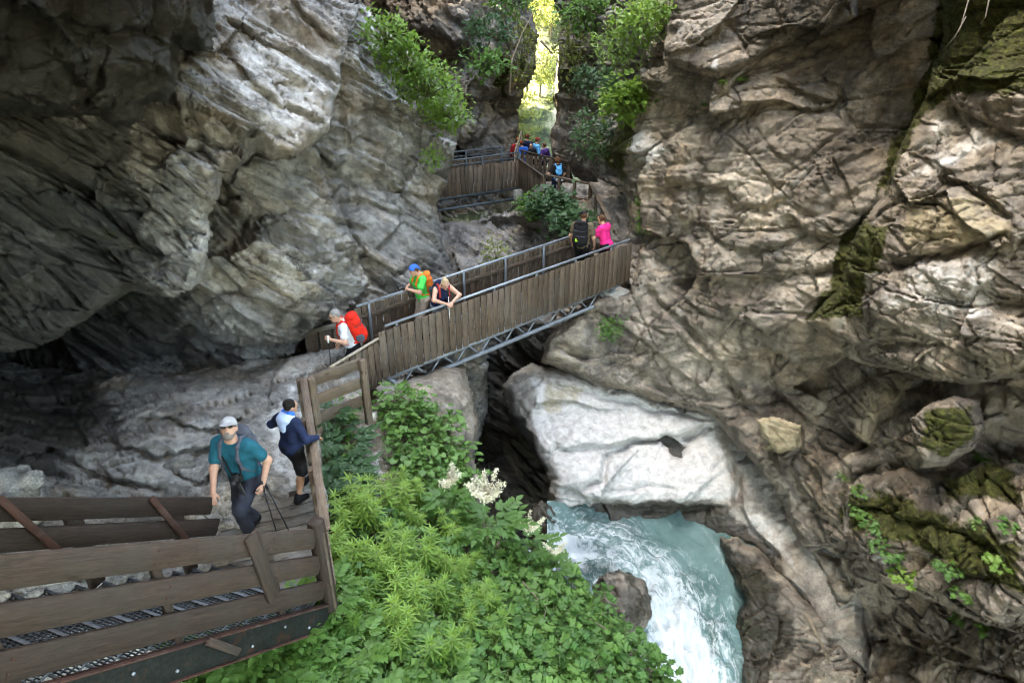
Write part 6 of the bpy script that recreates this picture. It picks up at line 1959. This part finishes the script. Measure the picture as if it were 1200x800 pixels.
    J['world'] = lambda p: loc + Rz @ np.asarray(p, float)
    return J

def backpack(J, label, mat, size=(.15, .10, .25), lid=None, strap=None, bottle=None, h=0.012, pocket=True, zc=.30):
    t = empty('backpack', tuple(J['loc']), J['yaw'])
    tag(t, label, 'backpack')
    up, Rl, s = J['up'], J['Rl'], J['s']
    yb = -.10 - size[1]
    c = up([0, yb, zc])
    sz = np.array(size)
    grown('pack_body', [ell(up([0, yb + .01, zc - .02]), np.array([size[0] * 1.02, size[1] * 1.05, size[2] * 1.12]) * s, Rl, .03), rbox(up([0, yb + .02, zc]), (sz - .075).clip(.01) * s, .07 * s, Rl, .05),
                        ell(up([0, yb - size[1] * .35, zc - size[2] * .45]), np.array([size[0] * .8, size[1] * .8, size[2] * .5]) * s, Rl, .04)], h, mat, t, wrinkle=.012, seed=4)
    grown('lid', [ell(up([0, yb + .015, zc + size[2] * .98]), np.array([size[0] * .92, size[1] * 1.05, .055]) * s, Rl @ rotm('X', -.15), .02)], h, lid or mat, t, wrinkle=.008)
    if pocket:
        for sx in (-1, 1):
            grown('side_pocket', [ell(up([sx * size[0] * .95, yb + .01, zc - size[2] * .55]), np.array([.035, size[1] * .7, size[2] * .38]) * s, Rl, .02)], h, lid or M['strap_grey'], t, wrinkle=.006)
        for zz in (.35, -.1):
            ring = [up([size[0] * 1.03 * math.cos(q), yb + .01 - size[1] * 1.22 * math.sin(q), zc + size[2] * zz]) for q in np.linspace(0, math.pi, 9)]
            grown('compression_strap', [cone(ring[k], ring[k + 1], .009, .009, .006) for k in range(8)], .008, M['strap_grey'], t)
    for sx in (-1, 1):
        pts = [up([sx * .09, -.115, .50]), up([sx * .105, -.03, .565]), up([sx * .105, .07, .52]), up([sx * .105, .135, .40]), up([sx * .115, .135, .25]), up([sx * .155, .04, .12]), up([sx * .14, -.10, .08])]
        grown('strap', [cone(pts[k], pts[k + 1], .021 * s, .021 * s, .02) for k in range(len(pts) - 1)], h, strap or mat, t)
    if bottle is not None:
        p = up([size[0] * 1.0, yb + .02, zc - .12])
        grown('bottle', [cone(p, p + Rl @ UP * .13, .032, .030, .01), cone(p + Rl @ UP * .15, p + Rl @ UP * .18, .016, .016, .01)], .008, bottle, t)
    return t

def trek_pole(a, b, label, mat, grip):
    a, b = np.asarray(a, float), np.asarray(b, float)
    t = empty('trekking_pole', tuple(a)); tag(t, label, 'trekking pole')
    u = unit(b - a)
    MB().tube([a, a + u * .6, b], [.009, .008, .006], 8).build('shaft', mat, t, True)
    MB().tube([a - u * .06, a - u * .045, a + u * .07, a + u * .085], [.012, .019, .016, .010], 10).build('grip', grip, t, True)
    MB().tube([b - u * .07, b - u * .06], [.028, .026], 10).build('basket', M['black_plastic'], t, True)
    return t

# the man climbing onto the stair
man_loc = np.array([-3.05, 6.28, -5.78])
rail_end = pfx + sd_ * 0.12 - UP * 0.06
mJ = make_person('bearded hiker in a teal polo shirt and grey cap climbing onto the stair', man_loc, (-0.20, -0.98),
    dict(H=1.76, h=.009, hb=.0065, lean=.22, drop=.05, foot_L=(-.12, .30, .17), foot_R=(.13, -.16, 0.0), skin=M['skin'], shirt=M['teal'], trousers=M['navy_grey'], cap=M['grey_cap'], hair=M['hair_grey'], beard=M['beard'], sunglasses=True,
         turn=.40, nod=.55, belly=.02, world_R=True, hand_R=rail_end + np.array([.02, .05, .03]), flat_R=True, curl_R=.8, elbow_R=(.8, -.4, -.4), hand_L=(-.30, .14, .90), elbow_L=(-.5, -.9, -.1), curl_L=1.0))
backpack(mJ, 'dark grey daypack on the back of the teal shirted hiker', M['strap_grey'], (.14, .08, .22), strap=M['strap_grey'], h=.010)
hw = mJ['world'](mJ['wL'] + np.array([0, .02, -.06]))
trek_pole(hw + UP * .05, np.array([hw[0] + .10, hw[1] - .06, -5.78]), 'black trekking pole nearer the stair in the bearded hiker\'s hand', M['black_plastic'], M['black_plastic'])
trek_pole(hw + UP * .05 + np.array([.02, .03, 0]), np.array([hw[0] + .24, hw[1] + .02, -5.78]), 'black trekking pole nearer the railing in the bearded hiker\'s hand', M['black_plastic'], M['black_plastic'])
# camera with small tripod hanging at his chest
cmr = empty('camera_with_tripod', tuple(man_loc), mJ['yaw']); tag(cmr, 'black camera on a folded tripod hanging at the bearded hiker\'s waist', 'camera')
cc = mJ['up']([-.06, .20, .16])
grown('camera_body', [rbox(cc, (.045, .022, .030), .012), cone(cc + [0, .02, 0], cc + [0, .085, -.01], .030, .034, .01), rbox(cc + np.array([0, 0, .045]), (.015, .012, .008), .006)], .007, M['black_plastic'], cmr)
for k in range(3):
    a = cc + np.array([-.03 + .02 * k, .02, -.05]); MB_ = [cone(a, a + np.array([-.10 - .02 * k, .04, -.24]), .011, .009, .005)]
    grown('tripod_leg', MB_, .006, M['black_plastic'], cmr)
grown('neck_strap', [cone(cc + [-.06, 0, .03], mJ['up']([-.10, .13, .42]), .009, .009, .01), cone(cc + [.06, 0, .03], mJ['up']([.08, .13, .42]), .009, .009, .01)], .007, M['black'], cmr)

# the boy at the path railing
boy_loc = np.array([-2.74, 6.98, -5.78])
bh = np.array([-2.44, 7.05, -4.94])
bJ = make_person('boy in a navy hoodie and black shorts holding the path railing', boy_loc, (0.50, 0.86),
    dict(H=1.42, h=.009, hb=.0065, lean=.05, foot_L=(-.10, .16, 0), foot_R=(.10, -.12, 0), shirt=M['navy'], sleeve='long', trousers=M['black'], shorts=True, hair=M['hair_black'], skin=M['skin_tan'], turn=-.25, nod=-.1,
         world_R=True, hand_R=bh, flat_R=True, curl_R=.9, elbow_R=(.5, -.6, -.5), hand_L=(-.20, .18, .95), elbow_L=(-.7, -.6, -.2)))
hood = [ell(bJ['up']([0, -.085, .52]), np.array([.10, .075, .075]), None, .03), cone(bJ['up']([-.07, -.02, .55]), bJ['up']([.07, -.02, .55]), .055, .055, .03), ell(bJ['up']([0, -.135, .42]), np.array([.06, .03, .09]), None, .03)]
grown('hood_lining', hood, .009, M['pale_blue'], bJ['t'], wrinkle=.006)
grown('collar', [cone(bJ['up']([-.05, .0, .57]), bJ['up']([.05, .0, .57]), .058, .058, .03)], .009, M['blue'], bJ['t'])

# red pack man at the bridge foot
rm_loc = W(417, 434, 12.95)
rm_loc[2] = A[2] - 0.10
ph_ = W(388, 398, 12.2)
rJ = make_person('grey haired hiker in a light grey shirt stepping off the footbridge', rm_loc, (-0.95, -0.25),
    dict(H=1.72, h=.012, hb=.009, lean=.32, foot_L=(-.11, .28, 0), foot_R=(.10, -.20, 0), shirt=M['light_grey'], trousers=M['black'], hair=M['hair_grey'], sunglasses=True, nod=-.30, world_L=True, hand_L=ph_, curl_L=1.0, elbow_L=(-.5, -.7, -.4), belly=.02))
backpack(rJ, 'bright red hiking backpack with a lime bottle on the grey haired hiker', M['red'], (.17, .12, .27), bottle=M['lime'])
hw = rJ['world'](rJ['wL'] + np.array([0, .05, -.03]))
trek_pole(hw + UP * .06, np.array([hw[0] - .02, hw[1] - .02, A[2] - .1]), 'black trekking pole planted by the grey haired hiker', M['black_plastic'], M['white'])

def deck_point(sv, tv):
    p = A + uB * sv + pB * tv
    return p + UP * 0.04
# woman in green
gJ = make_person('woman in a bright green shirt and blue headscarf looking at her camera', deck_point(1.42, .88), (-0.72, -0.40),
    dict(H=1.68, h=.012, hb=.009, fem=1, lean=.10, shirt=M['green'], trousers=M['beige'], hair=M['hair_brown'], scarf=M['blue'], nod=-.45, hand_L=(-.10, .34, 1.18), hand_R=(.08, .34, 1.14), curl_L=.9, curl_R=.9, elbow_L=(-.8, -.3, -.6), elbow_R=(.8, -.3, -.6)))
backpack(gJ, 'orange backpack worn by the woman in green', M['orange'], (.13, .08, .21), strap=M['orange'])
cm2 = empty('camera', tuple(gJ['loc']), gJ['yaw']); tag(cm2, 'small black camera in the hands of the woman in green', 'camera')
grown('camera_body', [rbox((-.01, .40, 1.20), (.045, .02, .028), .012)], .008, M['black_plastic'], cm2)
grown('lens', [cone((-.01, .42, 1.20), (-.01, .50, 1.19), .028, .030, .005)], .008, M['lens_black'], cm2)
# blond woman leaning on the rail
wl = deck_point(1.50, .30)
hr = A + UP * 1.10
wJ = make_person('blond woman in a navy tank top leaning over the bridge handrail', wl, (0.50, -0.86),
    dict(H=1.66, h=.012, hb=.009, fem=1, lean=.45, hip_back=-.10, sleeve='none', shirt=M['navy'], trousers=M['grey'], hair=M['hair_blond'], nod=-.55, hairstyle='bun', skin=M['skin'],
         hand_L=(-.06, .40, 1.09), hand_R=(.08, .40, 1.09), elbow_L=(-1, .1, 0), elbow_R=(1, .1, 0), flat_L=True, flat_R=True))
backpack(wJ, 'dark backpack with red straps on the blond woman', M['navy'], (.13, .07, .20), strap=M['dark_red'])
pw = wJ['world']((.02, .40, 1.10))
trek_pole(pw + UP * .22, pw - UP * .50 + np.array([0, 0.05, 0]), 'white and black trekking pole held up by the blond woman', M['white'], M['black_plastic'])
# couple at the far end
cl = deck_point(5.85, .70)
cJ = make_person('man in an olive shirt and dark cap walking away over the bridge', cl, (0.35, 0.93),
    dict(H=1.78, h=.013, hb=.010, lean=.06, foot_L=(-.10, .16, 0), foot_R=(.10, -.14, 0), shirt=M['olive'], trousers=M['black'], cap=M['black'], hair=M['hair_brown'], turn=.2))
backpack(cJ, 'large black backpack with a yellow green tag on the man in olive', M['black'], (.16, .11, .27), lid=M['black'])
grown('armband', [cone(cJ['shL'] * .55 + cJ['eL'] * .45, cJ['shL'] * .35 + cJ['eL'] * .65, .062, .058, .01)], .012, M['white'], cJ['t'], inflate=.008)
tg = cJ['up']([-.05, -.335, .18]); grown('pack_tag', [rbox(tg, (.03, .004, .035), .006)], .008, M['lime'], cJ['t'])
kl = deck_point(6.42, .42)
pJ = make_person('woman in a hot pink shirt following close behind the man in olive', kl, (-0.55, 0.55),
    dict(H=1.62, h=.013, hb=.010, fem=1, lean=.28, shirt=M['pink'], trousers=M['black'], hair=M['hair_brown'], hairstyle='pony', nod=-.25, hand_L=(-.10, .42, 1.12), hand_R=(.10, .40, 1.10)))
# woman at the upper landing
ul = ground_point(652, 22.9, zl - 0.02)
uJ = make_person('curly haired woman in black waiting at the upper landing', ul, (-0.35, 0.94), dict(H=1.62, h=.015, hb=.012, fem=1, shirt=M['black'], trousers=M['navy'], hair=M['hair_brown'], hairstyle='curly', hand_L=(-.25, .25, 1.02)))
backpack(uJ, 'sky blue backpack harness of the curly haired woman', M['sky'], (.11, .04, .14), strap=M['sky'], h=.014, pocket=False, zc=.34)
grown('waist_pouch', [rbox(uJ['up']([.02, -.15, .04]), (.10, .02, .025), .03)], .015, M['light_grey'], uJ['t'])
# the group beyond
for (px, d, H, sh, hr_, fc, lb) in [
    (606, 27.9, 1.62, 'dark_red', 'orange', (.2, 1), 'distant hiker in dark red at the edge of the crowd'), (611.5, 27.5, 1.60, 'blue', 'red', (-.3, 1), 'distant hiker in a bright blue jacket and red cap'),
    (617, 28.2, 1.70, 'navy', 'red', (.4, 1), 'distant hiker in navy with a red cap in the middle of the crowd'), (621.5, 27.6, 1.50, 'black', 'hair_black', (.1, -1), 'distant hiker in black facing this way'),
    (628, 27.8, 1.66, 'sky', 'dark_red', (.8, .4), 'distant hiker in pale blue with a dark red cap'), (637.5, 27.5, 1.52, 'purple', 'hair_brown', (-.6, .6), 'distant hiker in purple at the rock side of the crowd')]:
    S_ = dict(H=H, h=.022, hb=.016, shirt=M[sh], sleeve='long', trousers=M['black'])
    if hr_.startswith('hair'): S_['hair'] = M[hr_]
    else: S_['cap'] = M[hr_]; S_['hair'] = M['hair_brown']
    make_person(lb, ground_point(px, d, zl - 0.42), fc, S_, 'hikers crowding the far platform')
